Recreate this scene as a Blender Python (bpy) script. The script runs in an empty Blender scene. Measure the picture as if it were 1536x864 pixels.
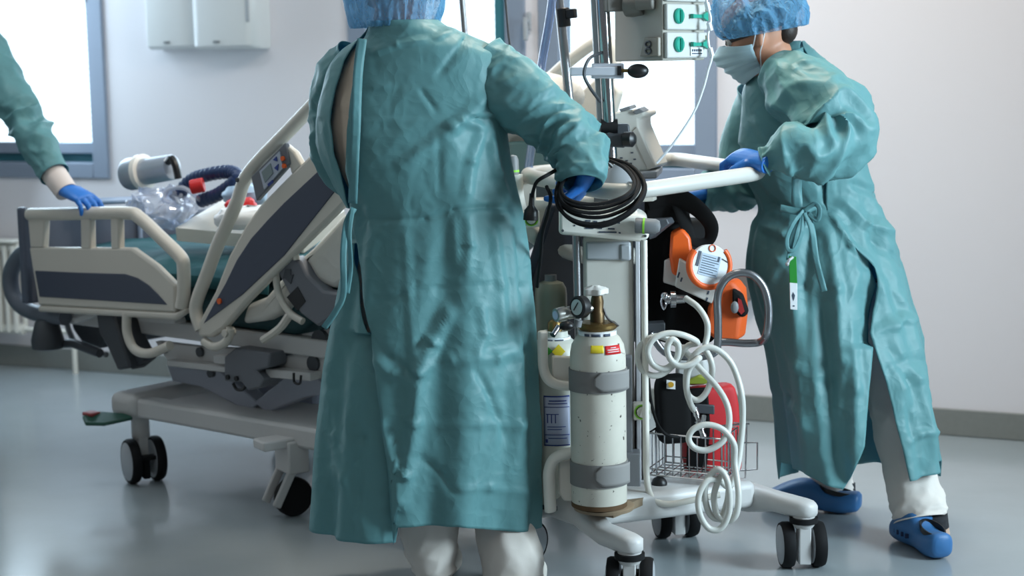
import bpy, bmesh, math, random
from mathutils import Vector as V, Matrix, noise
SC = bpy.context.scene
COL = SC.collection
PI = math.pi
def R(d): return math.radians(d)
# ---------------------------------------------------------------- camera
FPX, CAM_H, PITCH, ROLL = 2500.0, 1.35, math.atan(332 / 2500.0), 0.0176
_F = V((0, math.cos(PITCH), -math.sin(PITCH))); _R0 = V((1, 0, 0)); _U0 = V((0, math.sin(PITCH), math.cos(PITCH)))
_CR = _R0 * math.cos(ROLL) - _U0 * math.sin(ROLL); _CU = _R0 * math.sin(ROLL) + _U0 * math.cos(ROLL)
CAM = V((0, 0, CAM_H))
cd = bpy.data.cameras.new('camera'); cam = bpy.data.objects.new('camera', cd); COL.objects.link(cam)
cd.sensor_width = 36; cd.lens = 36 * FPX / 1536; cd.clip_start = 0.05; cd.clip_end = 200
cam.matrix_world = Matrix(((_CR.x, _CU.x, -_F.x, 0), (_CR.y, _CU.y, -_F.y, 0), (_CR.z, _CU.z, -_F.z, CAM_H), (0, 0, 0, 1)))
cd.dof.use_dof = True; cd.dof.focus_distance = 4.25; cd.dof.aperture_fstop = 2.8
SC.camera = cam
# ---------------------------------------------------------------- colour management
SC.view_settings.view_transform = 'Standard'; SC.view_settings.look = 'None'
SC.view_settings.exposure = 0.36; SC.view_settings.gamma = 1.0; SC.view_settings.use_curve_mapping = False
# ---------------------------------------------------------------- world: overcast sky, brightest beyond the windows
w = bpy.data.worlds.new('sky'); SC.world = w; w.use_nodes = True
nt = w.node_tree; nt.nodes.clear()
wo = nt.nodes.new('ShaderNodeOutputWorld'); bg = nt.nodes.new('ShaderNodeBackground')
tc = nt.nodes.new('ShaderNodeTexCoord'); sx = nt.nodes.new('ShaderNodeSeparateXYZ'); mr = nt.nodes.new('ShaderNodeMapRange')
mr.inputs['From Min'].default_value = 0.15; mr.inputs['From Max'].default_value = 0.75
mr.inputs['To Min'].default_value = 0.12; mr.inputs['To Max'].default_value = 2.3
nt.links.new(tc.outputs['Generated'], sx.inputs[0]); nt.links.new(sx.outputs['Y'], mr.inputs['Value'])
nt.links.new(mr.outputs[0], bg.inputs['Strength']); bg.inputs['Color'].default_value = (0.84, 0.93, 1.0, 1)
nt.links.new(bg.outputs[0], wo.inputs[0])
# ---------------------------------------------------------------- lamps
def area(name, loc, target, sx, sy, power, color):
    l = bpy.data.lights.new(name, 'AREA'); l.shape = 'RECTANGLE'; l.size = sx; l.size_y = sy; l.energy = power; l.color = color
    o = bpy.data.objects.new(name, l); COL.objects.link(o); o.location = loc
    o.rotation_euler = (V(target) - V(loc)).to_track_quat('-Z', 'Y').to_euler()
    return o
area('daylight_through_right_window', (3.15, 3.05, 1.6), (-0.1, 4.2, 0.8), 0.9, 1.2, 40, (0.68, 0.88, 1.0)).data.spread = R(95)
area('daylight_through_left_window', (-2.2, 7.35, 1.6), (-1.0, 4.8, 0.6), 1.2, 1.2, 26, (0.64, 0.84, 1.0))
area('daylight_through_middle_window', (0.1, 6.3, 1.6), (0.1, 4.4, 0.7), 2.0, 1.2, 26, (0.72, 0.88, 1.0))
area('ceiling_lamp_over_trolley', (0.5, 4.75, 2.8), (0.5, 4.7, 0), 0.5, 0.5, 30, (1.0, 0.91, 0.78))
area('ceiling_lamp_over_bed', (-1.6, 5.2, 2.8), (-1.6, 5.2, 0), 1.2, 0.3, 9, (0.92, 0.96, 1.0))
area('ceiling_lamp_by_wall', (2.3, 4.2, 2.8), (2.3, 4.3, 0), 1.2, 0.3, 6, (1.0, 0.95, 0.92))
area('ceiling_lamp_behind', (-0.6, 1.2, 2.8), (-0.4, 3.2, 0), 1.2, 0.6, 5, (1.0, 0.96, 0.9))
# ---------------------------------------------------------------- pixel -> place
def ray(px, py):
    u = (px - 768) / FPX; v = (432 - py) / FPX
    c, s = math.cos(ROLL), math.sin(ROLL)
    return _F + _R0 * (u * c + v * s) + _U0 * (-u * s + v * c)
def P(px, py, Y):
    d = ray(px, py); return CAM + d * (Y / d.y)
def PZ(px, py, z):
    d = ray(px, py); return CAM + d * ((z - CAM_H) / d.z)
def PP(px, py, p0, n):
    d = ray(px, py); return CAM + d * ((V(p0) - CAM).dot(n) / d.dot(n))
# ---------------------------------------------------------------- materials
MATS = {}
def mat(name, col, rough=0.5, metal=0.0, spec=0.5, coat=0.0, alpha=1.0, bump=None, vary=None, emit=0, trans=0, sss=0):
    if name in MATS: return MATS[name]
    m = bpy.data.materials.new(name); m.use_nodes = True; nt = m.node_tree
    b = nt.nodes['Principled BSDF']
    c = [((x / 255 + 0.055) / 1.055) ** 2.4 if x > 10 else x / 255 / 12.92 for x in col]
    b.inputs['Base Color'].default_value = (*c, 1); b.inputs['Roughness'].default_value = rough
    b.inputs['Metallic'].default_value = metal; b.inputs['Specular IOR Level'].default_value = spec
    b.inputs['Coat Weight'].default_value = coat; b.inputs['Alpha'].default_value = alpha
    b.inputs['Transmission Weight'].default_value = trans
    if sss: b.inputs['Subsurface Weight'].default_value = sss; b.inputs['Subsurface Radius'].default_value = (.02, .008, .004)
    if emit: b.inputs['Emission Color'].default_value = (*c, 1); b.inputs['Emission Strength'].default_value = emit
    tc = nt.nodes.new('ShaderNodeTexCoord')
    if vary:
        sc_, amt = vary
        n = nt.nodes.new('ShaderNodeTexNoise'); n.inputs['Scale'].default_value = sc_; n.inputs['Detail'].default_value = 5
        nt.links.new(tc.outputs['Object'], n.inputs['Vector'])
        mx = nt.nodes.new('ShaderNodeMixRGB'); mx.blend_type = 'MIX'
        mx.inputs[1].default_value = (*[x * (1 - amt) for x in c], 1); mx.inputs[2].default_value = (*[min(1, x * (1 + amt)) for x in c], 1)
        nt.links.new(n.outputs['Fac'], mx.inputs[0]); nt.links.new(mx.outputs[0], b.inputs['Base Color'])
    if bump:
        sc_, st, di = bump
        n = nt.nodes.new('ShaderNodeTexNoise'); n.inputs['Scale'].default_value = sc_; n.inputs['Detail'].default_value = 4
        nt.links.new(tc.outputs['Object'], n.inputs['Vector'])
        bp = nt.nodes.new('ShaderNodeBump'); bp.inputs['Strength'].default_value = st; bp.inputs['Distance'].default_value = di
        nt.links.new(n.outputs['Fac'], bp.inputs['Height']); nt.links.new(bp.outputs[0], b.inputs['Normal'])
    MATS[name] = m; return m
def cloth(name, col, rough, crease=12, trans=0.2, alpha=1.0, strength=0.5, tcol=None):
    """thin non-woven fabric: some light comes through, folded creases as bump"""
    m = mat(name, col, rough, spec=0.45); nt = m.node_tree; b = nt.nodes['Principled BSDF']; out = nt.nodes['Material Output']
    tc = nt.nodes.new('ShaderNodeTexCoord')
    ns = nt.nodes.new('ShaderNodeTexNoise'); ns.inputs['Scale'].default_value = crease * 0.5; ns.inputs['Detail'].default_value = 3
    nt.links.new(tc.outputs['Object'], ns.inputs['Vector'])
    ad = nt.nodes.new('ShaderNodeMixRGB'); ad.blend_type = 'ADD'; ad.inputs[0].default_value = 0.22
    nt.links.new(tc.outputs['Object'], ad.inputs[1]); nt.links.new(ns.outputs['Color'], ad.inputs[2])
    v1 = nt.nodes.new('ShaderNodeTexVoronoi'); v1.feature = 'F1'; v1.inputs['Scale'].default_value = crease * 0.55
    v2 = nt.nodes.new('ShaderNodeTexVoronoi'); v2.feature = 'F1'; v2.inputs['Scale'].default_value = crease * 1.7
    for v in (v1, v2): nt.links.new(ad.outputs[0], v.inputs['Vector'])
    fn = nt.nodes.new('ShaderNodeTexNoise'); fn.inputs['Scale'].default_value = 420; nt.links.new(tc.outputs['Object'], fn.inputs['Vector'])
    mu = nt.nodes.new('ShaderNodeMath'); mu.operation = 'MULTIPLY_ADD'; mu.inputs[1].default_value = 0.35
    nt.links.new(v2.outputs['Distance'], mu.inputs[0]); nt.links.new(v1.outputs['Distance'], mu.inputs[2])
    mu2 = nt.nodes.new('ShaderNodeMath'); mu2.operation = 'MULTIPLY_ADD'; mu2.inputs[1].default_value = 0.03
    nt.links.new(fn.outputs['Fac'], mu2.inputs[0]); nt.links.new(mu.outputs[0], mu2.inputs[2])
    bp = nt.nodes.new('ShaderNodeBump'); bp.inputs['Strength'].default_value = strength; bp.inputs['Distance'].default_value = 0.02
    nt.links.new(mu2.outputs[0], bp.inputs['Height']); nt.links.new(bp.outputs[0], b.inputs['Normal'])
    tr = nt.nodes.new('ShaderNodeBsdfTranslucent'); tr.inputs['Color'].default_value = tcol or b.inputs['Base Color'].default_value
    ms = nt.nodes.new('ShaderNodeMixShader'); ms.inputs[0].default_value = trans
    nt.links.new(b.outputs[0], ms.inputs[1]); nt.links.new(tr.outputs[0], ms.inputs[2])
    last = ms
    if alpha < 1:
        tp = nt.nodes.new('ShaderNodeBsdfTransparent'); m2 = nt.nodes.new('ShaderNodeMixShader'); m2.inputs[0].default_value = alpha
        nt.links.new(tp.outputs[0], m2.inputs[1]); nt.links.new(ms.outputs[0], m2.inputs[2]); last = m2
    nt.links.new(last.outputs[0], out.inputs['Surface'])
    return m
def glassy(name, tint=(255, 255, 255), gloss=0.1, body=0.0):
    """thin clear sheet: mostly see-through with a gloss"""
    m = bpy.data.materials.new(name); m.use_nodes = True; nt = m.node_tree; out = nt.nodes['Material Output']; b = nt.nodes['Principled BSDF']
    c = [(x / 255) ** 2.2 for x in tint]
    b.inputs['Base Color'].default_value = (*c, 1); b.inputs['Roughness'].default_value = 0.12
    tp = nt.nodes.new('ShaderNodeBsdfTransparent'); tp.inputs['Color'].default_value = (*c, 1)
    gl = nt.nodes.new('ShaderNodeBsdfGlossy'); gl.inputs['Roughness'].default_value = 0.05
    m1 = nt.nodes.new('ShaderNodeMixShader'); m1.inputs[0].default_value = gloss
    nt.links.new(tp.outputs[0], m1.inputs[1]); nt.links.new(gl.outputs[0], m1.inputs[2])
    m2 = nt.nodes.new('ShaderNodeMixShader'); m2.inputs[0].default_value = body
    nt.links.new(m1.outputs[0], m2.inputs[1]); nt.links.new(b.outputs[0], m2.inputs[2])
    nt.links.new(m2.outputs[0], out.inputs['Surface']); return m
# ---------------------------------------------------------------- mesh builder
def catmull(pts, n):
    """n samples along a smooth curve through pts (any dimension, tuples or vectors)"""
    pts = [V(p) if len(p) in (2, 3, 4) else tuple(p) for p in pts]
    k = len(pts) - 1; out = []
    for i in range(n):
        t = i / (n - 1) * k; j = min(int(t), k - 1); f = t - j
        p1, p2 = pts[j], pts[j + 1]
        p0 = pts[j - 1] if j > 0 else tuple(2 * a - b for a, b in zip(p1, p2)); p3 = pts[j + 2] if j + 2 <= k else tuple(2 * b - a for a, b in zip(p1, p2))
        out.append(tuple(0.5 * (2 * b + (c - a) * f + (2 * a - 5 * b + 4 * c - d) * f * f + (3 * b - a - 3 * c + d) * f ** 3) for a, b, c, d in zip(p0, p1, p2, p3)))
    return out
def curve(pts, n): return [V(p) for p in catmull(pts, n)]
class MB:
    def __init__(s, M=None): s.bm = bmesh.new(); s.M = M or Matrix()
    def _add(s, verts, faces, M=None):
        MM = s.M @ M if M else s.M
        vs = [s.bm.verts.new(MM @ V(v)) for v in verts]
        for f in faces:
            try: s.bm.faces.new([vs[i] for i in f])
            except ValueError: pass
        return vs
    def box(s, c, size, rot=(0, 0, 0), M=None):
        from mathutils import Euler
        T = Matrix.Translation(V(c)) @ Euler(rot).to_matrix().to_4x4()
        if M: T = M @ T
        x, y, z = [a / 2 for a in size]
        s._add([(-x, -y, -z), (x, -y, -z), (x, y, -z), (-x, y, -z), (-x, -y, z), (x, -y, z), (x, y, z), (-x, y, z)],
               [(0, 3, 2, 1), (4, 5, 6, 7), (0, 1, 5, 4), (1, 2, 6, 5), (2, 3, 7, 6), (3, 0, 4, 7)], T); return s
    def bar(s, a, b, w_, h, up=(0, 0, 1)):
        a, b = V(a), V(b); d = (b - a); L = d.length; d.normalize(); u = V(up); x = d.cross(u)
        if x.length < 1e-4: x = d.cross(V((1, 0, 0)))
        x.normalize(); u = x.cross(d)
        M = Matrix((( d.x, x.x, u.x, 0), (d.y, x.y, u.y, 0), (d.z, x.z, u.z, 0), (0, 0, 0, 1)))
        return s.box((0, 0, 0), (L, w_, h), M=Matrix.Translation((a + b) / 2) @ M)
    def rings(s, rings, closed=False, cap=True):
        n = len(rings[0]); verts = [p for r in rings for p in r]; faces = []
        m = len(rings)
        for i in range(m if closed else m - 1):
            a = i * n; b = ((i + 1) % m) * n
            for j in range(n): k = (j + 1) % n; faces.append((a + j, a + k, b + k, b + j))
        if cap and not closed: faces.append(tuple(range(n - 1, -1, -1))); faces.append(tuple((m - 1) * n + j for j in range(n)))
        s._add(verts, faces); return s
    def tube(s, pts, r, seg=10, closed=False, cap=True, smooth=0, flat=1.0, xs=1.0):
        if smooth:
            if not hasattr(r, '__len__'): pts = curve(pts, smooth)
            else:
                q = catmull([(*p, rr) for p, rr in zip(pts, r)], smooth); pts = [V(p[:3]) for p in q]; r = [p[3] for p in q]
        pts = [V(p) for p in pts]; n = len(pts); rs = r if hasattr(r, '__len__') else [r] * n
        rings = []; up = None
        for i, p in enumerate(pts):
            a = pts[i - 1] if i > 0 or closed else p; b = pts[(i + 1) % n] if i < n - 1 or closed else p
            t = (b - a).normalized()
            if up is None: up = t.orthogonal().normalized() if abs(t.z) > 0.9 else V((0, 0, 1))
            x = t.cross(up)
            if x.length < 1e-5: x = t.orthogonal()
            x.normalize(); up = x.cross(t).normalized()
            rings.append([p + (x * math.cos(2 * PI * k / seg) * xs + up * math.sin(2 * PI * k / seg) * flat) * rs[i] for k in range(seg)])
        return s.rings(rings, closed, cap)
    def lathe(s, prof, o, axis=(0, 0, 1), seg=28):
        ax = V(axis).normalized(); x = ax.orthogonal().normalized(); y = ax.cross(x); o = V(o)
        rings = [[o + ax * h + (x * math.cos(2 * PI * k / seg) + y * math.sin(2 * PI * k / seg)) * max(r, 1e-5) for k in range(seg)] for r, h in prof]
        return s.rings(rings)
    def prism(s, poly, depth):
        """poly: 3-D points on a plane; extruded by the vector depth"""
        n = len(poly); d = V(depth); vs = [V(p) for p in poly] + [V(p) + d for p in poly]
        faces = [tuple(range(n - 1, -1, -1)), tuple(range(n, 2 * n))] + [(i, (i + 1) % n, n + (i + 1) % n, n + i) for i in range(n)]
        s._add(vs, faces); return s
    def ball(s, c, r, seg=16, M=None):
        r = V(r) if hasattr(r, '__len__') else V((r, r, r)); c = V(c); rr = []
        for i in range(seg // 2 + 1):
            a = PI * i / (seg // 2); q = []
            for k in range(seg):
                b = 2 * PI * k / seg; p = V((max(math.sin(a), 1e-4) * math.cos(b) * r.x, max(math.sin(a), 1e-4) * math.sin(b) * r.y, -math.cos(a) * r.z))
                q.append(c + (M @ p if M else p))
            rr.append(q)
        return s.rings(rr)
    def grid(s, fn, nu, nv, wrap=False):
        vs = [fn(i / (nu if wrap else nu - 1), j / (nv - 1)) for j in range(nv) for i in range(nu)]; f = []
        for j in range(nv - 1):
            for i in range(nu if wrap else nu - 1):
                k = (i + 1) % nu; f.append((j * nu + i, j * nu + k, (j + 1) * nu + k, (j + 1) * nu + i))
        s._add(vs, f); return s
    def build(s, name, m, parent=None, bevel=0, label=None, solid=0, origin=None, angle=38, sub=0, fix=True, seg=2):
        if fix: bmesh.ops.recalc_face_normals(s.bm, faces=s.bm.faces)
        me = bpy.data.meshes.new(name); o0 = V((0, 0, 0))
        if parent:
            q = parent
            while q: o0 += q.location; q = q.parent
        elif origin is not None: o0 = V(origin)
        bmesh.ops.translate(s.bm, verts=s.bm.verts, vec=-o0)
        s.bm.to_mesh(me); s.bm.free()
        me.shade_smooth(); me.set_sharp_from_angle(angle=R(angle))
        o = bpy.data.objects.new(name, me); COL.objects.link(o)
        for mm in (m if isinstance(m, (list, tuple)) else [m]): me.materials.append(mm)
        if parent: o.parent = parent
        elif origin is not None: o.location = origin
        if solid: md = o.modifiers.new('thick', 'SOLIDIFY'); md.thickness = solid; md.offset = 0
        if bevel: md = o.modifiers.new('bevel', 'BEVEL'); md.width = bevel; md.segments = seg; md.limit_method = 'ANGLE'; md.angle_limit = R(35)
        if sub: md = o.modifiers.new('sub', 'SUBSURF'); md.levels = sub; md.render_levels = sub
        if label: o['label'] = label
        return o
def tag(o, label, cat, group=None):
    o['label'] = label; o['category'] = cat
    if group: o['group'] = group
    return o
def thing(name, label, cat, loc, group=None):
    o = bpy.data.objects.new(name, None); COL.objects.link(o); o.location = loc; o.empty_display_size = 0.1
    return tag(o, label, cat, group)
def struct(o): o['kind'] = 'structure'; return o
def unify(o, voxel, smooth=6, factor=0.5):
    """one continuous skin over overlapping lofts"""
    md = o.modifiers.new('skin', 'REMESH'); md.mode = 'VOXEL'; md.voxel_size = voxel
    md = o.modifiers.new('soft', 'SMOOTH'); md.iterations = smooth; md.factor = factor
    bpy.context.view_layer.update(); dg = bpy.context.evaluated_depsgraph_get()
    me = bpy.data.meshes.new_from_object(o.evaluated_get(dg)); old = o.data; o.modifiers.clear(); mats = list(old.materials); o.data = me
    me.materials.clear()
    for m in mats: me.materials.append(m)
    me.shade_smooth(); return o
# ---------------------------------------------------------------- palette
WHITE = mat('white plastic', (222, 218, 208), 0.4, bump=(60, 0.03, 0.002))
CREAM = mat('cream plastic', (205, 200, 190), 0.42)
GREY = mat('grey plastic', (120, 122, 124), 0.5)
DGREY = mat('slate stripe', (62, 68, 84), 0.5)
DARK = mat('dark grey plastic', (62, 65, 70), 0.5)
BLACK = mat('black plastic', (14, 14, 16), 0.42)
RUBBER = mat('black rubber', (16, 16, 18), 0.75, spec=0.25)
CHROME = mat('chrome', (190, 190, 192), 0.16, 1.0)
STEEL = mat('brushed steel', (150, 150, 152), 0.34, 1.0)
BRASS = mat('worn brass', (120, 98, 60), 0.4, 0.9)
PAINT = mat('white paint', (206, 202, 194), 0.42, vary=(7, 0.06))
SILVER = mat('silver grey paint', (165, 168, 172), 0.4)
STRAP = mat('grey webbing', (118, 116, 114), 0.75, bump=(300, 0.2, 0.001))
ORANGE = mat('orange plastic', (226, 92, 22), 0.45)
RED = mat('red', (200, 28, 30), 0.5)
GREEN = mat('green', (60, 150, 50), 0.5)
TEALK = mat('teal green knob', (20, 150, 128), 0.4)
LIME = mat('lime ring', (140, 210, 60), 0.5)
PAPER = mat('paper label', (222, 224, 226), 0.6)
INK = mat('print', (60, 70, 86), 0.6)
BLUEINK = mat('blue print', (40, 60, 130), 0.6)
YELLOW = mat('yellow label', (225, 200, 40), 0.55)
NAVY = mat('navy corrugated tube', (30, 52, 92), 0.45)
CORR = mat('grey tube', (98, 104, 114), 0.5)
SHEET = cloth('white linen', (226, 222, 214), 0.8, 9, 0.15)
HOSE = mat('white rubber hose', (196, 196, 190), 0.35)
PCLEAR = glassy('clear plastic', (235, 240, 250), 0.22, 0.32)
# ================================================================ room
WALL = mat('white wall paint', (226, 221, 224), 0.7, bump=(18, 0.12, 0.004), vary=(1.2, 0.02))
FRAMEM = mat('blue grey window frame', (134, 145, 162), 0.5)
TEALSEAL = mat('teal window seal', (60, 128, 140), 0.5)
BASEM = mat('grey skirting', (128, 130, 126), 0.6, vary=(60, 0.08))
CEILM = mat('ceiling white', (230, 230, 228), 0.8)
fm = mat('grey vinyl floor', (150, 158, 161), 0.22, spec=0.55, coat=0.2, vary=(3.5, 0.09))
nt = fm.node_tree; b = nt.nodes['Principled BSDF']; tc = nt.nodes.new('ShaderNodeTexCoord')
n2 = nt.nodes.new('ShaderNodeTexNoise'); n2.inputs['Scale'].default_value = 9; bp = nt.nodes.new('ShaderNodeBump')
bp.inputs['Strength'].default_value = 0.06; bp.inputs['Distance'].default_value = 0.01
nt.links.new(tc.outputs['Object'], n2.inputs['Vector']); nt.links.new(n2.outputs['Fac'], bp.inputs['Height']); nt.links.new(bp.outputs[0], b.inputs['Normal'])
W0 = V((-2.38, 7.74, 0)); E1 = V((0.9075, -0.42, 0)).normalized(); NW = V((-E1.y * -1, -E1.x, 0)).normalized()
if NW.y > 0: NW = -NW
NW = V((E1.y, -E1.x, 0)).normalized()          # points into the room
def WP(w_, z, d=0.0): return W0 + E1 * w_ + V((0, 0, z)) + NW * d
def wz(px, py):
    p = PP(px, py, W0, NW); return (p - W0).dot(E1), p.z
MW = Matrix(((E1.x, -NW.x, 0, W0.x), (E1.y, -NW.y, 0, W0.y), (0, 0, 1, 0), (0, 0, 0, 1)))   # local: x along wall, y outward through the wall, z up
LO, HI, CEIL = -2.6, 5.6, 2.9
mb = MB(); mb.box((0.6, 5.0, -0.05), (9.5, 10.5, 0.1)); struct(mb.build('floor', fm))
mb = MB(MW); mb.box(((LO + HI) / 2, -3.0, CEIL + 0.05), (HI - LO, 6.4, 0.1)); struct(mb.build('ceiling', CEILM))
w1r = wz(163, 200)[0]; zb = wz(135, 214)[1] - 0.16; zt = 2.35
w2l = wz(524, 60)[0]; w2r = wz(800, 120)[0]; w3r = wz(1076, 160)[0]; w1l = w1r - 1.35
OPEN = [(w1l, w1r), (w2l, w2r - 0.03), (w2r + 0.03, w3r)]
mb = MB(MW); T = 0.24
mb.box(((LO + HI) / 2, T / 2, zb / 2), (HI - LO, T, zb)); mb.box(((LO + HI) / 2, T / 2, (zt + CEIL) / 2), (HI - LO, T, CEIL - zt))
xs = [LO] + [v for o in OPEN for v in o] + [HI]
for i in range(0, len(xs), 2): mb.box(((xs[i] + xs[i + 1]) / 2, T / 2, (zb + zt) / 2), (xs[i + 1] - xs[i], T, zt - zb))
struct(mb.build('wall_back', WALL))
bz = 0.098
mb = MB(MW); mb.box(((LO + HI) / 2, -0.006, bz / 2), (HI - LO, 0.012, bz)); struct(mb.build('baseboard_back', BASEM, bevel=0.004))
GLASS = glassy('window glass', (244, 252, 255), 0.05)
BLIND = cloth('window blind', (252, 253, 254), 0.5, 4, 0.75)
for i, (a, b_) in enumerate(OPEN):
    e = bpy.data.objects.new('window_%d' % (i + 1), None); COL.objects.link(e); e.location = WP((a + b_) / 2, zb); struct(e)
    fw = 0.085; zp = zb + 0.16
    mb = MB(MW)                                   # outer frame, flush with the wall
    L_, R_ = a, b_
    for c, s_ in (((a + fw / 2, 0.03, (zb + zt) / 2), (fw, 0.09, zt - zb)), ((b_ - fw / 2, 0.03, (zb + zt) / 2), (fw, 0.09, zt - zb)),
                  (((a + b_) / 2, 0.03, zt - fw / 2), (b_ - a - 2 * fw, 0.09, fw)), (((a + b_) / 2, 0.03, zb + 0.035), (b_ - a - 2 * fw, 0.09, 0.07))):
        mb.box(c, s_)
    mb.build('frame', FRAMEM, e, bevel=0.004)
    mb = MB(MW); f2 = 0.03
    x0, x1 = a + fw, b_ - fw
    mb.box(((x0 + x1) / 2, 0.05, zp - 0.025), (x1 - x0, 0.07, 0.05)); mb.box(((x0 + x1) / 2, 0.05, zt - fw - 0.025), (x1 - x0, 0.07, 0.05))
    mb.box((x0 + 0.006, 0.05, (zp + zt - fw) / 2), (0.012, 0.07, zt - fw - zp)); mb.box((x1 - 0.006, 0.05, (zp + zt - fw) / 2), (0.012, 0.07, zt - fw - zp))
    mb.build('sash', FRAMEM, e, bevel=0.003)
    mb = MB(MW); mb.box(((x0 + x1) / 2, 0.075, zp - 0.07), (x1 - x0, 0.03, 0.05))
    if i == 1: mb.box((x1 - 0.035, 0.045, (zp + zt) / 2), (0.05, 0.04, zt - zp - 0.1))
    mb.build('seal', TEALSEAL, e)
    mb = MB(MW); mb.box(((x0 + x1) / 2, 0.06, (zp + zt - fw) / 2), (x1 - x0 - 0.024, 0.006, zt - fw - zp)); mb.build('pane', GLASS, e)
    if i != 2:
        mb = MB(MW); z = zp + 0.02
        while z < zt - 0.1:
            mb.box(((x0 + x1) / 2, 0.16, z), (x1 - x0 - 0.01, 0.016, 0.0008), rot=(R(8), 0, 0)); z += 0.028
        mb.build('blind', BLIND, e)
mb = MB(MW); mb.box(((w2l + w3r) / 2 + 0.05, -0.02, zb - 0.012), (w3r - w2l + 0.32, 0.05, 0.024)); struct(mb.build('trim_1', FRAMEM, bevel=0.004))
# handle on the mullion between the two windows
hw, hz = wz(796, 32)
mb = MB(MW); mb.box((hw, -0.02, hz), (0.022, 0.012, 0.07)); mb.box((hw, -0.035, hz - 0.0), (0.016, 0.03, 0.016)); mb.box((hw, -0.05, hz - 0.03), (0.018, 0.014, 0.09))
tag(mb.build('window_handle', SILVER, origin=WP(hw, hz), bevel=0.004), 'small grey window handle on the mullion between the two bright windows', 'handle')
# radiator under the left window
rw = wz(-150, 420)[0]; rx1 = wz(52, 440)[0]; rz0 = 0.16; rz1 = wz(20, 358)[1]
e = thing('radiator', 'white column radiator on the wall below the left window', 'radiator', WP(rw, 0))
mb = MB(MW); x = rx1 - 0.02; k = 0
while x > rw - 0.3:
    for yy in (-0.05, -0.11): mb.tube([(x, yy, rz0 + 0.02), (x, yy, rz1 - 0.02)], 0.0125, 8)
    x -= 0.045
mb.build('columns', WHITE, e)
for zz in (rz0 + 0.03, rz1 - 0.03, ):
    mb = MB(MW); mb.tube([(rw - 0.3, -0.08, zz), (rx1, -0.08, zz)], 0.03, 10, flat=0.8); mb.build('header', WHITE, e)
mb = MB(MW); mb.box(((rw - 0.3 + rx1) / 2, -0.08, rz1), (rx1 - rw + 0.3, 0.1, 0.012)); mb.build('top_grille', WHITE, e, bevel=0.004)
mb = MB(MW); pw = wz(130, 545)[0]; mb.tube([(rx1 - 0.03, -0.08, rz0 + 0.03), (pw - 0.03, -0.08, rz0 + 0.03), (pw, -0.08, rz0), (pw, -0.08, 0.0)], 0.012, 10); mb.build('pipe', WHITE, e)
# dispensers on the wall
DISP = mat('dispenser plastic', (214, 215, 214), 0.4)
for (xa, xb, yb, yl, lab, rad, dp) in ((241, 318, 75, 64, 'flat white wall dispenser to the left of the rounded one', 0.006, 0.1), (311, 408, 75, 63, 'rounded white wall dispenser with a tall handle groove on its side', 0.05, 0.13)):
    a, z0 = wz(xa, yb); b2, _ = wz(xb, yb)
    e = thing('wall_dispenser', lab, 'dispenser', WP((a + b2) / 2, z0), 'wall dispensers'); H = 0.34; c = (a + b2) / 2
    def ring(w_, d, z, r, c=c):
        out = []
        for qx, qy, a0 in ((w_ / 2 - r, -d + r, -90), (w_ / 2 - r, -0.002, 90), (-w_ / 2 + r, -0.002, 90), (-w_ / 2 + r, -d + r, 180)):
            if qy > -0.01: out.append((c + (w_ / 2 if qx > 0 else -w_ / 2), -0.001, z)); continue
            for k in range(5):
                an = R(a0 + 22.5 * k); out.append((c + qx + r * math.cos(an), qy + r * math.sin(an), z))
        return out
    wd = b2 - a - 0.004
    rr = [ring(wd * 0.95, dp * 0.8, z0, rad * 0.8), ring(wd, dp, z0 + 0.015, rad), ring(wd, dp * 1.02, z0 + H - 0.02, rad), ring(wd * 0.95, dp * 0.9, z0 + H, rad * 0.8)]
    mb = MB(MW); mb.rings(rr); mb.build('cover', DISP, e, angle=50)
    lw, lz = wz((xa + xb) / 2 - 8, yl)
    mb = MB(MW); mb.box((lw, -dp - 0.002, lz), (0.03, 0.008, 0.01)); mb.build('lock', GREY, e, bevel=0.002)
    if rad > 0.02:
        mb = MB(MW); mb.box((b2 - 0.03, -dp * 0.99, z0 + 0.21), (0.014, 0.012, 0.2)); mb.build('handle_groove', SILVER, e, bevel=0.005)
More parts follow.
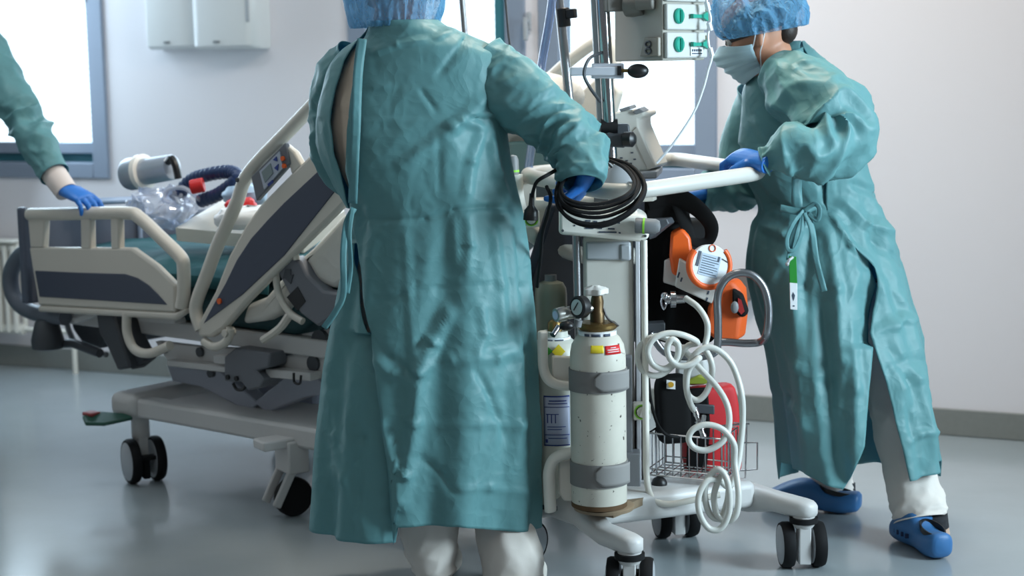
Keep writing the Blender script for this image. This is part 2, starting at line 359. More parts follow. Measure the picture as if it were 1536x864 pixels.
# ================================================================ hospital bed
BO = V((-1.243, 5.42, 0)); BD = V((0.788, -0.616, 0)).normalized(); BN = V((0.616, 0.788, 0)).normalized()
BM = Matrix(((BD.x, BN.x, 0, BO.x), (BD.y, BN.y, 0, BO.y), (0, 0, 1, 0), (0, 0, 0, 1)))
BI = BM.inverted()
def bu(px, py, v=-0.08):
    p = BI @ PP(px, py, BO + BN * v, BN); return p.x, p.z
def uz(pts, v=-0.08): return [bu(*p, v) for p in pts]
def side(pts, v): return [V((a, v, c)) for a, c in pts]
BEDW = mat('bed cream plastic', (205, 198, 186), 0.4)
BEDF = mat('bed frame lacquer', (196, 194, 192), 0.42)
BEDG = mat('bed grey plastic', (104, 106, 112), 0.5)
bed = thing('hospital_bed', 'hospital bed with cream side rails and raised backrest behind the central gowned person', 'bed', BO)
def caster(parent, o, yaw, r=0.075, stem=0.0, M=None, name='caster', plate=None, body=None, lever=True):
    """twin-wheel castor standing on the floor at o"""
    M = Matrix.Translation(V(o)) @ Matrix.Rotation(yaw, 4, 'Z')
    body = body or BEDF
    mb = MB(M); mb.lathe([(0.024, 2 * r - 0.01), (0.03, 2 * r + 0.0), (0.03, stem or 2 * r + 0.06)], (0.0, 0, 0)); mb.box((0.0, 0, r * 1.15), (r * 0.75, 0.032, r * 1.75))
    mb.tube([(0.022, -0.05, r), (0.022, 0.05, r)], 0.009)
    h = mb.build(name, body, parent, bevel=0.006)
    for s_ in (-1, 1):
        y = s_ * 0.042
        mb = MB(M); mb.lathe([(r * 0.8, -0.016), (r * 0.94, -0.016), (r, -0.008), (r, 0.008), (r * 0.94, 0.016), (r * 0.8, 0.016)], (0.022, y, r), (0, 1, 0), 36); mb.build('tyre', RUBBER, h)
        mb = MB(M); mb.lathe([(0.001, -0.018), (r * 0.66, -0.019), (r * 0.85, -0.0165), (r * 0.85, 0.0165), (r * 0.66, 0.019), (0.001, 0.018)], (0.022, y, r), (0, 1, 0), 36); mb.build('wheel_disc', SILVER if s_ < 2 else body, h)
    if lever:
        mb = MB(M); mb.box((r * 0.85, 0, r * 1.2), (0.035, 0.05, 0.014)); mb.box((r * 0.55, 0, r * 0.7), (0.03, 0.024, r)); mb.build('brake_lever', RUBBER, h, bevel=0.004)
    return h
# --- base
mb = MB(BM)
mb.prism(side([(0.02, 0.225), (1.32, 0.215), (1.32, 0.285), (0.02, 0.29)], -0.03), (0, 0.07, 0))
mb.prism(side([(0.02, 0.225), (1.32, 0.215), (1.32, 0.285), (0.02, 0.29)], 0.66), (0, 0.07, 0))
mb.prism([(0.10, 0.0, 0.245), (1.25, 0.0, 0.245), (1.25, 0.68, 0.245), (0.10, 0.68, 0.245)], (0, 0, 0.04))
mb.build('base_frame', BEDF, bed, bevel=0.012)
for u in (-0.03, 1.23):
    mb = MB(BM); mb.box((u, 0.34, 0.262), (0.13, 0.78, 0.085)); mb.build('cross_beam', BEDF, bed, bevel=0.03, seg=4)
ang = math.atan2(BD.y, BD.x)
for (u, v, yw) in ((-0.02, 0.02, R(-60)), (1.24, -0.0, R(-62)), (-0.02, 0.70, ang + 0.5), (1.24, 0.7, ang + 2.4)):
    caster(bed, BM @ V((u, v, 0)), yw, 0.075, 0.235)
# brake pedal at the foot corner
pc = PP(152, 631, BO + BN * -0.1, BN); q = BI @ pc
mb = MB(BM); mb.prism([(q.x - 0.06, q.y - 0.03, q.z + 0.004), (q.x - 0.02, q.y - 0.05, q.z - 0.012), (q.x + 0.05, q.y - 0.03, q.z - 0.008), (q.x + 0.1, q.y + 0.05, q.z + 0.004), (q.x + 0.06, q.y + 0.06, q.z + 0.01), (q.x - 0.05, q.y + 0.02, q.z + 0.012)], (0, 0, 0.012))
pd = mb.build('brake_pedal', mat('dark green pedal', (18, 70, 56), 0.5), bed, bevel=0.004, label='dark green foot brake pedal')
mb = MB(BM); mb.box((q.x - 0.05, q.y, q.z + 0.018), (0.05, 0.04, 0.012)); mb.build('pedal_pad', mat('dull red pad', (150, 60, 62), 0.5), pd, bevel=0.004, label='red pad of the brake pedal')
# fifth wheel in the middle
c5 = PZ(441, 773, 0)
M5 = Matrix.Translation(c5) @ Matrix.Rotation(ang + 1.25, 4, 'Z')
mb = MB(M5); mb.box((0.0, 0, 0.19), (0.07, 0.10, 0.10)); mb.box((-0.035, 0.038, 0.12), (0.03, 0.012, 0.17), rot=(0, 0.5, 0)); mb.box((-0.035, -0.038, 0.12), (0.03, 0.012, 0.17), rot=(0, 0.5, 0)); mb.box((-0.03, 0, 0.235), (0.16, 0.08, 0.03))
h5 = mb.build('steering_castor_fork', BEDF, bed, bevel=0.006)
mb = MB(M5); mb.lathe([(0.035, -0.022), (0.055, -0.022), (0.06, -0.012), (0.06, 0.012), (0.055, 0.022), (0.035, 0.022)], (0, 0, 0.06), (0, 1, 0), 32); mb.build('tyre', RUBBER, h5)
mb = MB(M5); mb.lathe([(0.001, -0.02), (0.04, -0.016), (0.04, 0.016), (0.001, 0.02)], (0, 0, 0.06), (0, 1, 0), 24); mb.build('hub', GREY, h5)
# --- lifting mechanism
LIFT = mat('lilac grey steel', (170, 174, 186), 0.4)
for v in (0.1, 0.52):
    mb = MB(BM); mb.prism(side(uz([(250, 548), (330, 556), (388, 606), (372, 618), (300, 580), (258, 572)], v), v), (0, 0.06, 0)); mb.build('lift_arm', LIFT, bed, bevel=0.006)
    mb = MB(BM); mb.prism(side(uz([(470, 560), (425, 566), (380, 604), (400, 620), (455, 596), (500, 590)], v), v), (0, 0.06, 0)); mb.build('lift_arm', LIFT, bed, bevel=0.006)
mb = MB(BM); mb.prism(side(uz([(365, 575), (440, 560), (478, 580), (478, 628), (345, 612)], 0.25), 0.25), (0, 0.2, 0)); mb.build('lift_housing', mat('pale lilac cover', (186, 190, 206), 0.5), bed, bevel=0.03, seg=3)
mb = MB(BM)
mb.prism(side(uz([(250, 540), (345, 551), (345, 560), (250, 549)], -0.0), 0.0), (0, 0.05, 0))
mb.prism(side(uz([(320, 533), (338, 533), (338, 547), (320, 545)], -0.01), -0.01), (0, 0.03, 0))
mb.prism(side(uz([(398, 553), (465, 560), (465, 572), (398, 566)], -0.01), -0.01), (0, 0.05, 0)); mb.build('rail_runner', BEDF, bed, bevel=0.003)
mb = MB(BM); mb.prism(side(uz([(336, 535), (352, 522), (405, 530), (402, 552), (384, 556), (396, 570), (390, 582), (372, 586), (362, 574), (336, 572)], -0.04), -0.04), (0, 0.08, 0)); mb.build('actuator_box', BEDG, bed, bevel=0.006, label='dark grey actuator box')
for (x, y) in ((341, 566), (354, 568)): a = bu(x, y, -0.045); mb = MB(BM); mb.tube([(a[0], -0.047, a[1]), (a[0], -0.02, a[1])], 0.008); mb.build('dark_disc', BLACK, bed)  # black bolt heads on the actuator box
mb = MB(BM); mb.tube(side(uz([(346, 576), (352, 585), (362, 584), (366, 572)], -0.04), -0.03), 0.005, 8, smooth=14); mb.build('cable_hook', BLACK, bed); mb = MB(BM); mb.tube(side(uz([(437, 560), (438, 574), (446, 576), (448, 564)], -0.04), -0.03), 0.004, 8, smooth=14); mb.build('cable_hook', BLACK, bed)
# --- deck frame under the mattress
mb = MB(BM)
for v in (0.02, 0.82): mb.prism(side([(-0.42, 0.50), (1.55, 0.49), (1.55, 0.545), (-0.42, 0.555)], v), (0, 0.05, 0))
for u in (-0.38, 0.1, 0.55, 1.0, 1.45): mb.box((u, 0.445, 0.52), (0.06, 0.8, 0.045))
mb.build('deck_frame', BEDF, bed, bevel=0.006)
mb = MB(BM); mb.prism(side(uz([(232, 512), (296, 520), (470, 528), (500, 505), (520, 540), (500, 572), (430, 560), (330, 545), (250, 540)], 0.04), 0.04), (0, 0.03, 0)); mb.build('side_plate', BEDF, bed, bevel=0.004)
for (x, y, r) in ((246, 522, 9), (300, 528, 8), (365, 530, 7), (415, 536, 8), (470, 545, 12), (432, 520, 14), (480, 510, 16), (316, 560, 7)): a = bu(x, y, 0.035); mb = MB(BM); mb.tube([(a[0], 0.03, a[1]), (a[0], 0.045, a[1])], r / 500, 12); mb.build('dark_disc', DARK, bed)  # dark discs stand for the shaded holes of the side plate
# --- brackets under the foot rail
mb = MB(BM); mb.prism(side(uz([(143, 468), (170, 472), (182, 512), (196, 552), (176, 556), (160, 520), (148, 500)], -0.05), -0.05), (0, 0.07, 0)); mb.prism(side(uz([(176, 474), (192, 480), (200, 510), (216, 540), (196, 556), (184, 520)], -0.02), -0.02), (0, 0.06, 0)); mb.build('rail_lever', DARK, bed, bevel=0.008, label='dark grey release lever under the foot rail')
mb = MB(BM); mb.tube(side(uz([(190, 470), (191, 500), (202, 524), (225, 530), (255, 518)], -0.07), -0.07), 0.0155, 10, smooth=24); mb.build('rail_hinge_tube', BEDW, bed)
mb = MB(BM); mb.tube(side(uz([(100, 468), (102, 492), (116, 518), (140, 528), (160, 532)], 0.1), 0.1), 0.01, 8, smooth=24); mb.build('rail_cable', GREY, bed); mb = MB(BM); mb.prism(side(uz([(205, 472), (260, 478), (262, 486), (208, 482)], -0.03), -0.03), (0, 0.05, 0)); mb.build('rail_arm', BEDF, bed, bevel=0.003); mb = MB(BM); mb.prism(side(uz([(108, 478), (142, 466), (144, 474), (112, 486)], -0.03), -0.03), (0, 0.03, 0)); mb.build('rail_arm', BEDF, bed, bevel=0.003)
mb = MB(BM); mb.prism(side(uz([(104, 472), (140, 478), (156, 500), (150, 524), (122, 514), (108, 494)], 0.06), 0.06), (0, 0.5, 0)); mb.build('foot_mechanism', DARK, bed, bevel=0.01)
# --- foot end board and bumper
mb = MB(BM); mb.prism([(-0.455, -0.085, 0.575), (-0.455, 0.96, 0.575), (-0.455, 0.96, 0.79), (-0.455, 0.9, 0.83), (-0.455, 0.02, 0.86), (-0.455, -0.06, 0.905), (-0.455, -0.085, 0.905)], (-0.035, 0, 0)); mb.build('foot_board', mat('board slate', (84, 90, 104), 0.5), bed, bevel=0.008, label='slate grey end board at the foot')
mb = MB(BM); pts = uz([(52, 372), (30, 384), (16, 412), (22, 447), (48, 468), (98, 476)], -0.02)
mb.tube(side(pts, -0.02), 0.028, 14, smooth=36); mb.build('bumper_tube', CORR, bed, label='thick grey bumper tube bent round the foot corner')
mb = MB(BM); a = bu(70, 484, -0.02); mb.lathe([(0.03, 0.0), (0.04, -0.01), (0.056, -0.07), (0.054, -0.1), (0.04, -0.105)], (a[0], -0.02, a[1] + 0.012)); mb.build('bumper_roller', DARK, bed)
mb = MB(BM); mb.tube(side(uz([(88, 515), (110, 515), (150, 530)], 0.02), 0.02), 0.016); mb.build('bumper_arm', DARK, bed)
# --- foot side rail (near side and its twin on the far side)
fo = dict(
 panel=uz([(43, 371), (196, 372), (232, 398), (262, 428), (262, 469), (57, 458)]),
 stripe=uz([(53, 406), (120, 409), (188, 411), (207, 417), (224, 428), (238, 442), (251, 457), (60, 445)]),
 top=uz([(40, 322), (110, 321), (186, 320), (206, 328), (238, 358), (266, 386), (271, 402), (271, 440), (268, 462)]),
 posts=[uz(q) for q in ([(40, 316), (66, 318), (64, 372), (45, 372)], [(120, 326), (134, 326), (135, 374), (121, 374)], [(165, 326), (177, 326), (178, 374), (166, 374)])],
 frame=uz([(57, 458), (262, 469), (276, 462), (276, 470), (262, 480), (56, 468)]))
he = dict(
 panel=uz([(295, 487), (322, 437), (343, 383), (368, 337), (388, 309), (430, 266), (472, 225), (520, 176), (585, 112), (610, 150), (590, 236), (518, 304), (447, 375), (368, 454), (334, 494), (316, 506), (297, 506)]),
 stripe=uz([(306, 485), (322, 455), (339, 425), (356, 390), (377, 358), (402, 330), (427, 304), (485, 250), (545, 196), (562, 225), (506, 283), (427, 383), (364, 442)]),
 tube=uz([(297, 495), (289, 470), (291, 450), (306, 410), (322, 367), (350, 304), (362, 270), (385, 240), (427, 197), (470, 152), (520, 100), (568, 62), (592, 70), (598, 110)]),
 post=uz([(424, 215), (440, 228), (452, 250), (436, 262)]))
V0 = -0.08
for v, dpt in ((V0, 1), (0.98, -1)):
    near = v < 0
    if near:
        mb = MB(BM); mb.prism(side(fo['panel'], v), (0, 0.03, 0)); fr = mb.build('foot_side_rail', BEDW, bed, bevel=0.008)
        mb = MB(BM); mb.prism(side(fo['stripe'], v - 0.003), (0, 0.006, 0)); mb.build('stripe', DGREY, fr, bevel=0.002, label='slate stripe on the foot rail')
        mb = MB(BM); mb.tube(side(fo['top'], v + 0.012), 0.0215, 14, smooth=60); mb.build('top_bar', BEDW, fr)
        for p in fo['posts']: mb = MB(BM); mb.prism(side(p, v), (0, 0.028, 0)); mb.build('post', BEDW, fr, bevel=0.006)
        mb = MB(BM); mb.prism(side(fo['frame'], v), (0, 0.03, 0)); mb.build('bottom_edge', BEDW, fr, bevel=0.008)
    mb = MB(BM); mb.prism(side(he['panel'], v), (0, 0.034 * dpt, 0)); hr = mb.build('head_side_rail', BEDW, bed, bevel=0.01)
    mb = MB(BM); mb.prism(side(he['stripe'], v - 0.003 * dpt), (0, 0.007 * dpt, 0)); mb.build('stripe', DGREY, hr, bevel=0.002, label='slate stripe on the head rail')
    mb = MB(BM); mb.tube(side(he['tube'], v + 0.014 * dpt), 0.021, 14, smooth=80); mb.build('grab_bar', BEDW, hr)
    mb = MB(BM); mb.prism(side(he['post'], v + 0.002), (0, 0.026 * dpt, 0)); mb.build('grab_post', BEDW, hr, bevel=0.006)
hr = [o for o in bed.children if o.name.startswith('head_side_rail')][0]
# inset control panel of the head rail
def rail(pts, v=V0): return side(uz(pts, v), v)
mb = MB(BM); mb.prism(rail([(376, 265), (427, 214), (434, 246), (384, 302)], -0.086), (0, 0.02, 0)); cp = mb.build('control_panel', BEDG, hr, bevel=0.004, label='dark grey control panel set in the head rail')
mb = MB(BM); mb.prism(rail([(389, 257), (419, 227), (424, 252), (396, 284)], -0.09), (0, 0.006, 0)); mb.build('panel_face', mat('panel face', (176, 182, 194), 0.4), cp)
mb = MB(BM); mb.prism(rail([(392, 258), (405, 245), (409, 260), (397, 274)], -0.093), (0, 0.004, 0)); mb.build('display', mat('lcd grey', (128, 140, 140), 0.3), cp)
for q in ([(409, 240), (414, 235), (415, 242)], [(411, 252), (417, 246), (416, 256)], [(401, 276), (408, 270), (409, 274), (402, 280)]):
    mb = MB(BM); mb.prism(rail(q, -0.0935), (0, 0.004, 0)); mb.build('button', BLUEINK, cp, label='dark blue button')
for (x, y) in ((423, 238), (425, 249)):
    a = bu(x, y, -0.092); mb = MB(BM); mb.tube([(a[0], -0.092, a[1]), (a[0], -0.08, a[1])], 0.007, 12); mb.build('button', ORANGE, cp, label='orange round button')
a = bu(328, 452, -0.088); mb = MB(BM); mb.tube([(a[0], -0.088, a[1]), (a[0], -0.07, a[1])], 0.009, 16); mb.build('marker_dot', ORANGE, hr, label='orange dot at the lower end of the stripe')
a = bu(355, 270, -0.09); mb = MB(BM); mb.tube([(a[0], -0.09, a[1]), (a[0], -0.06, a[1])], 0.007, 12); mb.build('screw_cap', DARK, hr)
# --- linen, deck cover and hinge panel under the raised backrest
ub = 0.72
mb = MB(BM)
mb.rings([[(-0.42, 0.03, 0.56), (-0.42, 0.86, 0.56), (-0.42, 0.87, 0.66), (-0.42, 0.84, 0.70), (-0.42, 0.05, 0.70), (-0.42, 0.02, 0.66)], [(ub, 0.03, 0.55), (ub, 0.86, 0.55), (ub, 0.87, 0.65), (ub, 0.84, 0.69), (ub, 0.05, 0.69), (ub, 0.02, 0.65)],
          [(ub + 0.66, 0.04, 1.02), (ub + 0.66, 0.86, 1.02), (ub + 0.61, 0.87, 1.10), (ub + 0.58, 0.84, 1.14), (ub + 0.58, 0.05, 1.14), (ub + 0.61, 0.03, 1.10)]])
mb.build('mattress', mat('dark teal mattress cover', (26, 66, 70), 0.6), bed, bevel=0.02)
mb = MB(BM)
sp = uz([(372, 456), (400, 445), (440, 398), (470, 372), (520, 318), (540, 330), (530, 420), (505, 434), (480, 424), (466, 400), (458, 410), (440, 440), (420, 470), (395, 482), (364, 486)], -0.02)
mb.prism(side(sp, -0.03), (0, 0.08, 0)); mb.build('hanging_sheet', SHEET, bed, bevel=0.02, seg=4, label='white sheet hanging below the backrest')
mb = MB(BM); mb.prism(side(uz([(416, 405), (440, 384), (452, 392), (462, 412), (486, 436), (512, 440), (508, 470), (478, 490), (452, 470), (440, 450)], -0.055), -0.06), (0, 0.05, 0)); hp = mb.build('hinge_panel', BEDG, bed, bevel=0.008, label='grey hinge panel with an arrow')
mb = MB(BM); mb.prism(side(uz([(428, 404), (436, 404), (436, 412), (440, 412), (436, 426), (428, 418), (424, 418)], -0.062), -0.063), (0, 0.004, 0)); mb.build('arrow_mark', DARK, hp)
mb = MB(BM); mb.prism(side(uz([(430, 446), (446, 430), (458, 452), (446, 466)], -0.062), -0.062), (0, 0.004, 0)); mb.build('slot', BLACK, hp)
mb = MB(BM); mb.tube(side(uz([(414, 402), (420, 440), (436, 468), (456, 482)], -0.05), -0.055), 0.011, 10, smooth=20); mb.tube(side(uz([(395, 510), (420, 492), (436, 470)], -0.05), -0.05), 0.013, 8, smooth=10); mb.tube(side(uz([(442, 372), (445, 390)], -0.06), -0.06), 0.01, 8); mb.build('hinge_arm', BEDW, bed)
mb = MB(BM); mb.tube(side(uz([(346, 492), (340, 512), (322, 520), (306, 512)], -0.07), -0.07), 0.014, 10, smooth=16); a = bu(336, 500, -0.09); mb.tube([(a[0], -0.09, a[1]), (a[0], -0.05, a[1])], 0.012); mb.build('rail_pivot', BEDW, bed)
# pillow end of the bed: raised back covered in white, big rounded push bar at the head end
def hv(px, py, Y): return P(px, py, Y)
mb = MB(); mb.tube([hv(771, 262, 4.5), hv(774, 300, 4.5), hv(786, 335, 4.52), hv(812, 360, 4.56), hv(850, 376, 4.62), hv(905, 386, 4.75), hv(1000, 380, 5.0)], 0.024, 14, smooth=40); mb.build('push_bar', WHITE, bed, label='thick white curved push bar at the head end')
mb = MB(BM); mb.prism([(1.46, 0.05, 0.50), (1.46, 0.85, 0.50), (1.62, 0.8, 0.98), (1.62, 0.1, 0.98)], (0.03, 0, 0.0)); mb.build('head_board', mat('board navy', (34, 40, 54), 0.5), bed, bevel=0.01, label='dark navy panel at the head end')  # head end panel, dark navy all over
# --- things lying on the bed
def BP(u, v, z): return BM @ V((u, v, z))
mb = MB(BM)
def pil(i, j):
    a = 2 * PI * i; c = -PI / 2 + PI * j; sx_ = lambda t, e: math.copysign(abs(t) ** e, t)
    x = sx_(math.cos(c), 0.6) * sx_(math.cos(a), 0.5) * 0.19; y = sx_(math.cos(c), 0.6) * sx_(math.sin(a), 0.5) * 0.33; z = sx_(math.sin(c), 0.9) * 0.075
    p = V((x, y, z)); p += noise.noise_vector(p * 7) * 0.018
    th = R(-37); q = V((p.x * math.cos(th) + p.z * math.sin(th), p.y, -p.x * math.sin(th) + p.z * math.cos(th)))
    return V((1.17, 0.45, 1.185)) + q
mb.grid(pil, 40, 24, True); tag(mb.build('pillow', SHEET, origin=BP(1.17, 0.45, 1.15)), 'white pillow on the raised backrest seen under the outstretched sleeve', 'pillow')
mb = MB(BM)
def blk(i, j):
    u = -0.405 + i * 1.05; v = -0.03 + j * 0.95; n_ = noise.noise_vector(V((u * 6, v * 6, 1.3)))
    if v < 0.0 or v > 0.89: h = 0.725 - 1.6 * max(-v, v - 0.89, 0) ; v = max(-0.012, min(0.9, v))
    else: h = 0.725 + 0.035 * (1 - (2 * (v / .89) - 1) ** 4) + 0.012 * n_.z
    return V((u + 0.006 * n_.x, v, h))
mb.grid(blk, 60, 44); tag(mb.build('blanket', cloth('teal blanket', (30, 86, 92), 0.75, 10, 0.1), solid=0.008, origin=BP(0.1, 0.4, 0.68)), 'dark teal blanket spread over the foot half of the bed', 'blanket')
# white transport board with papers
Mt = BM @ Matrix.Translation(V((0.27, 0.33, 0.84))) @ Matrix.Rotation(R(18), 4, 'Z') @ Matrix.Rotation(R(12), 4, 'X') @ Matrix.Rotation(R(4), 4, 'Y')
cs = thing('equipment_case', 'white slab-shaped plastic case lying among the tubes on the bed', 'case', BP(0.27, 0.33, 0.79))
mb = MB(Mt)
mb.grid(lambda i, j: V(((i - .5) * 0.46, (j - .5) * 0.32, 0.025 + 0.055 * (1 - (2 * i - 1) ** 4) * (1 - (2 * j - 1) ** 2) * (0.4 + 0.6 * j))), 20, 16); mb.box((0, 0, 0.002), (0.46, 0.32, 0.045)); mb.build('case_body', WHITE, cs)
mb = MB(Mt); mb.box((0.12, -0.07, 0.056), (0.05, 0.07, 0.004), rot=(R(-16), 0, 0.3)); mb.build('sticker', YELLOW, cs, label='yellow sticker')
mb = MB(Mt); mb.box((0.15, -0.09, 0.056), (0.03, 0.07, 0.006), rot=(R(-16), 0, 0.5)); mb.build('clip', GREEN, cs, label='green clip')
# silver cylinder with white ring and black handle
a0 = P(192, 262, 5.75); a1 = P(262, 250, 5.65)
cy = thing('suction_canister', 'silver cylinder with a white ring and black handle lying on the bed', 'canister', P(225, 280, 5.70)); ax = (a1 - a0); L = ax.length
mb = MB(); mb.lathe([(0.001, 0), (0.052, 0.0), (0.056, 0.01), (0.056, L * 0.32), (0.046, L * 0.36), (0.044, L * 0.95), (0.03, L), (0.001, L)], a0, ax); mb.build('canister_body', mat('pale silver', (168, 174, 184), 0.35, 0.4), cy)
mb = MB(); mb.lathe([(0.052, L * 0.27), (0.062, L * 0.28), (0.062, L * 0.37), (0.052, L * 0.38)], a0, ax); mb.build('ring', mat('ivory ring', (240, 232, 220), 0.35), cy)
mb = MB(); mb.tube([P(252, 243, 5.62), P(258, 238, 5.60), P(264, 250, 5.59), P(268, 268, 5.59)], 0.013, 8, smooth=10); mb.build('handle', BLACK, cy)
# navy corrugated tube
def corrugated(pts, r, n, m, name, lab, amp=0.1, period=3):
    ps = curve(pts, n); rr = [r * (1 + amp * math.sin(i * 2 * PI / period)) for i in range(n)]
    mb = MB(); mb.tube(ps, rr, 12); return tag(mb.build(name, m, origin=ps[0], angle=60), lab, 'tube')
corrugated([P(262, 300, 5.50), P(285, 272, 5.50), P(312, 262, 5.45), P(345, 258, 5.40), P(356, 268, 5.35), P(330, 290, 5.40), P(300, 302, 5.45)], 0.022, 90, NAVY, 'breathing_tube', 'dark navy breathing tube arched over the bed near the rail control panel')
mb = MB(); mb.tube([P(286, 281, 5.40), P(306, 277, 5.40)], 0.024, 14); tag(mb.build('tube_cap', RED, origin=P(296, 279, 5.40), bevel=0.004), 'bright red cap among the tubes on the bed', 'cap')
mb = MB(); mb.tube([P(218, 300, 5.48), P(262, 282, 5.51), P(272, 290, 5.49), P(262, 304, 5.47), P(246, 300, 5.47), P(250, 286, 5.48), P(275, 282, 5.46), P(300, 300, 5.42)], 0.0075, 8, smooth=60); tag(mb.build('clear_tubing', PCLEAR, origin=P(262, 300, 5.48)), 'looped thin clear tubing on top of the plastic bag', 'tubing')
mb = MB(); ctr = P(243, 312, 5.52)
def bag(i, j):
    a = 2 * PI * i; c = -PI / 2 + PI * j
    p = V((math.cos(c) * math.cos(a) * 0.10, math.cos(c) * math.sin(a) * 0.09, math.sin(c) * 0.068))
    q = noise.noise_vector(p * 22 + V((3, 1, 2))) * 0.034 + noise.noise_vector(p * 55) * 0.012
    return ctr + p + q
mb.grid(bag, 72, 44, True); tag(mb.build('plastic_bag', PCLEAR, origin=ctr - V((0, 0, 0.06)), angle=20), 'crumpled clear plastic bag on the bed beneath the silver cylinder', 'bag')
for (px, py, Y, m, s_, nm, lab) in ((362, 318, 5.22, RED, (0.05, 0.035, 0.03), 'syringe_pack', 'small red pack behind the lower end of the head rail'), (368, 300, 5.32, mat('light blue film', (168, 196, 222), 0.4), (0.07, 0.05, 0.035), 'wrapped_dressing', 'light blue wrapped pack behind the head rail'), (371, 334, 5.12, PAPER, (0.1, 0.07, 0.035), 'gauze_pack', 'white pack behind the head rail above the teal blanket')):
    c = P(px, py, Y) + V((0, 0, .015)); mb = MB(); mb.grid(lambda i, j: c + V((s_[0] * math.copysign(abs(math.cos(2 * PI * i) * math.cos(-PI / 2 + PI * j)) ** 0.6, math.cos(2 * PI * i)), s_[1] * math.copysign(abs(math.sin(2 * PI * i) * math.cos(-PI / 2 + PI * j)) ** 0.6, math.sin(2 * PI * i)), s_[2] * math.sin(-PI / 2 + PI * j))) + noise.noise_vector(V((i * 9, j * 9, px))) * 0.008, 24, 14, True)
    tag(mb.build(nm, m, origin=c), lab, 'pack')
mb = MB(); mb.tube([P(128, 303, 5.72), P(216, 299, 6.05)], 0.013, 10); g1, g2 = P(128, 303, 5.72), P(216, 299, 6.05); mb.tube([g1.lerp(g2, .1), g1.lerp(g2, .1) - V((0, 0, .12))], .009, 8); mb.tube([g1.lerp(g2, .9), g1.lerp(g2, .9) - V((0, 0, .15))], .009, 8); mb.build('foot_grip', mat('pale blue grey bar', (150, 164, 186), .4), bed, label='pale blue grey grip bar on the end board')
# drip poles on the bed
def pole(name, top, bot, r, lab, knob=None):
    e = thing(name, lab, 'pole', bot); mb = MB(); mb.tube([bot, top], r, 14); mb.build('rod', STEEL, e)
    d = (top - bot).normalized()
    mb = MB(); mb.tube([bot, bot + d * 0.5], r * 1.35, 14); mb.build('sleeve', STEEL, e)
    if knob is not None:
        mb = MB(); mb.tube([knob - d * 0.025, knob + d * 0.028], r * 1.5, 12); mb.bar(knob + V((0.01, -0.012, 0.01)), knob + V((0.034, -0.03, 0.012)), 0.018, 0.026); mb.build('clamp', BLACK, e, bevel=0.003)
    mb = MB()
    for s_ in (-1, 1): mb.tube([top, top + V((s_ * 0.09, 0, 0.0)), top + V((s_ * 0.12, 0, 0.02)), top + V((s_ * 0.13, 0, 0.05))], 0.004, 6)
    mb.build('hook', STEEL, e); return e
def ext(a, b, k): return a + (b - a) * k
p1, p0 = P(838, 0, 4.75), P(853, 140, 4.75)
pole('drip_pole', ext(p0, p1, 3.2), ext(p1, p0, 3.0), 0.0135, 'steel drip pole with a black clamp between the two gowned people', P(845, 27, 4.75))
p1, p0 = P(693, 0, 5.45), P(698, 60, 5.45)
pole('drip_pole', ext(p0, p1, 6), ext(p1, p0, 8.0), 0.011, 'thinner steel drip pole rising over the nearest person’s shoulder'.replace('’', "'"))
mb = MB(); mb.tube([P(756, -30, 5.0), P(760, 20, 5.0), P(764, 62, 5.0), P(775, 130, 5.0), P(790, 215, 5.0)], 0.0035, 6, smooth=20); tag(mb.build('infusion_line', DARK, origin=P(764, 62, 5.0)), 'thin dark infusion line hanging in front of the middle window', 'line')
mb = MB(); mb.tube([P(832, -30, 4.7), P(824, 30, 4.7), P(812, 100, 4.7), P(800, 200, 4.65), P(792, 262, 4.6), P(790, 330, 4.56)], 0.012, 10, smooth=30); tag(mb.build('clear_hose', glassy('clear hose', (200, 215, 240), 0.25, 0.12), origin=P(800, 200, 4.65)), 'clear plastic hose hanging beside the steel drip pole', 'hose')
# ================================================================ equipment trolley
CFL, CRT, CRR, CLF = PZ(945, 912, 0), PZ(1205, 853, 0), PZ(1017, 808, 0), V((-0.01, 4.44, 0))
CC = (CFL + CRT + CRR + CLF) / 4
CA = ((CRT - CFL) + (CRR - CLF)); CA.z = 0; CA.normalize(); CB = V((-CA.y, CA.x, 0)); cyaw = math.atan2(CA.y, CA.x)
CM = Matrix.Translation(CC) @ Matrix.Rotation(cyaw, 4, 'Z')
cart = thing('equipment_trolley', 'white wheeled equipment trolley with a chrome pole, loop handle and strapped cylinders', 'trolley', CC)
def zat(py, px, Y): return P(px, py, Y).z
zl = 0.166
def leg(a, b, mid):
    mb = MB(); a1 = a + V((0, 0, zl)); b1 = b + V((0, 0, zl)); d = (b1 - a1).normalized(); n = V((0, 0, 1)).cross(d)
    def ring(p, w_, h, up=0): return [p + n * (w_ * x) + V((0, 0, up + h * y)) for x, y in ((-1, -.6), (-.6, -1), (.6, -1), (1, -.6), (1, .6), (.6, 1), (-.6, 1), (-1, .6))]
    ps = [(a1 - d * 0.034, .016, .016, 0), (a1 - d * 0.02, .028, .022, 0), (a1, .032, .024, 0), (a1.lerp(b1, .2), .030, .025, .004), (a1.lerp(b1, .4), .035, .036, mid), (a1.lerp(b1, .6), .035, .036, mid), (a1.lerp(b1, .8), .030, .025, .004), (b1, .032, .024, 0), (b1 + d * .02, .028, .022, 0), (b1 + d * .034, .016, .016, 0)]
    mb.rings([ring(*p) for p in ps]); return mb.build('base_leg', BEDF, cart, angle=60)
leg(CLF, CFL, 0.045); leg(CRR, CRT, 0.0)
m1 = (CLF + CFL) / 2; m2 = (CRR + CRT) / 2
mb = MB(); mb.bar(m1 + V((0, 0, 0.205)), m2 + V((0, 0, 0.185)), 0.17, 0.075); mb.build('base_spine', BEDF, cart, bevel=0.02, seg=4)
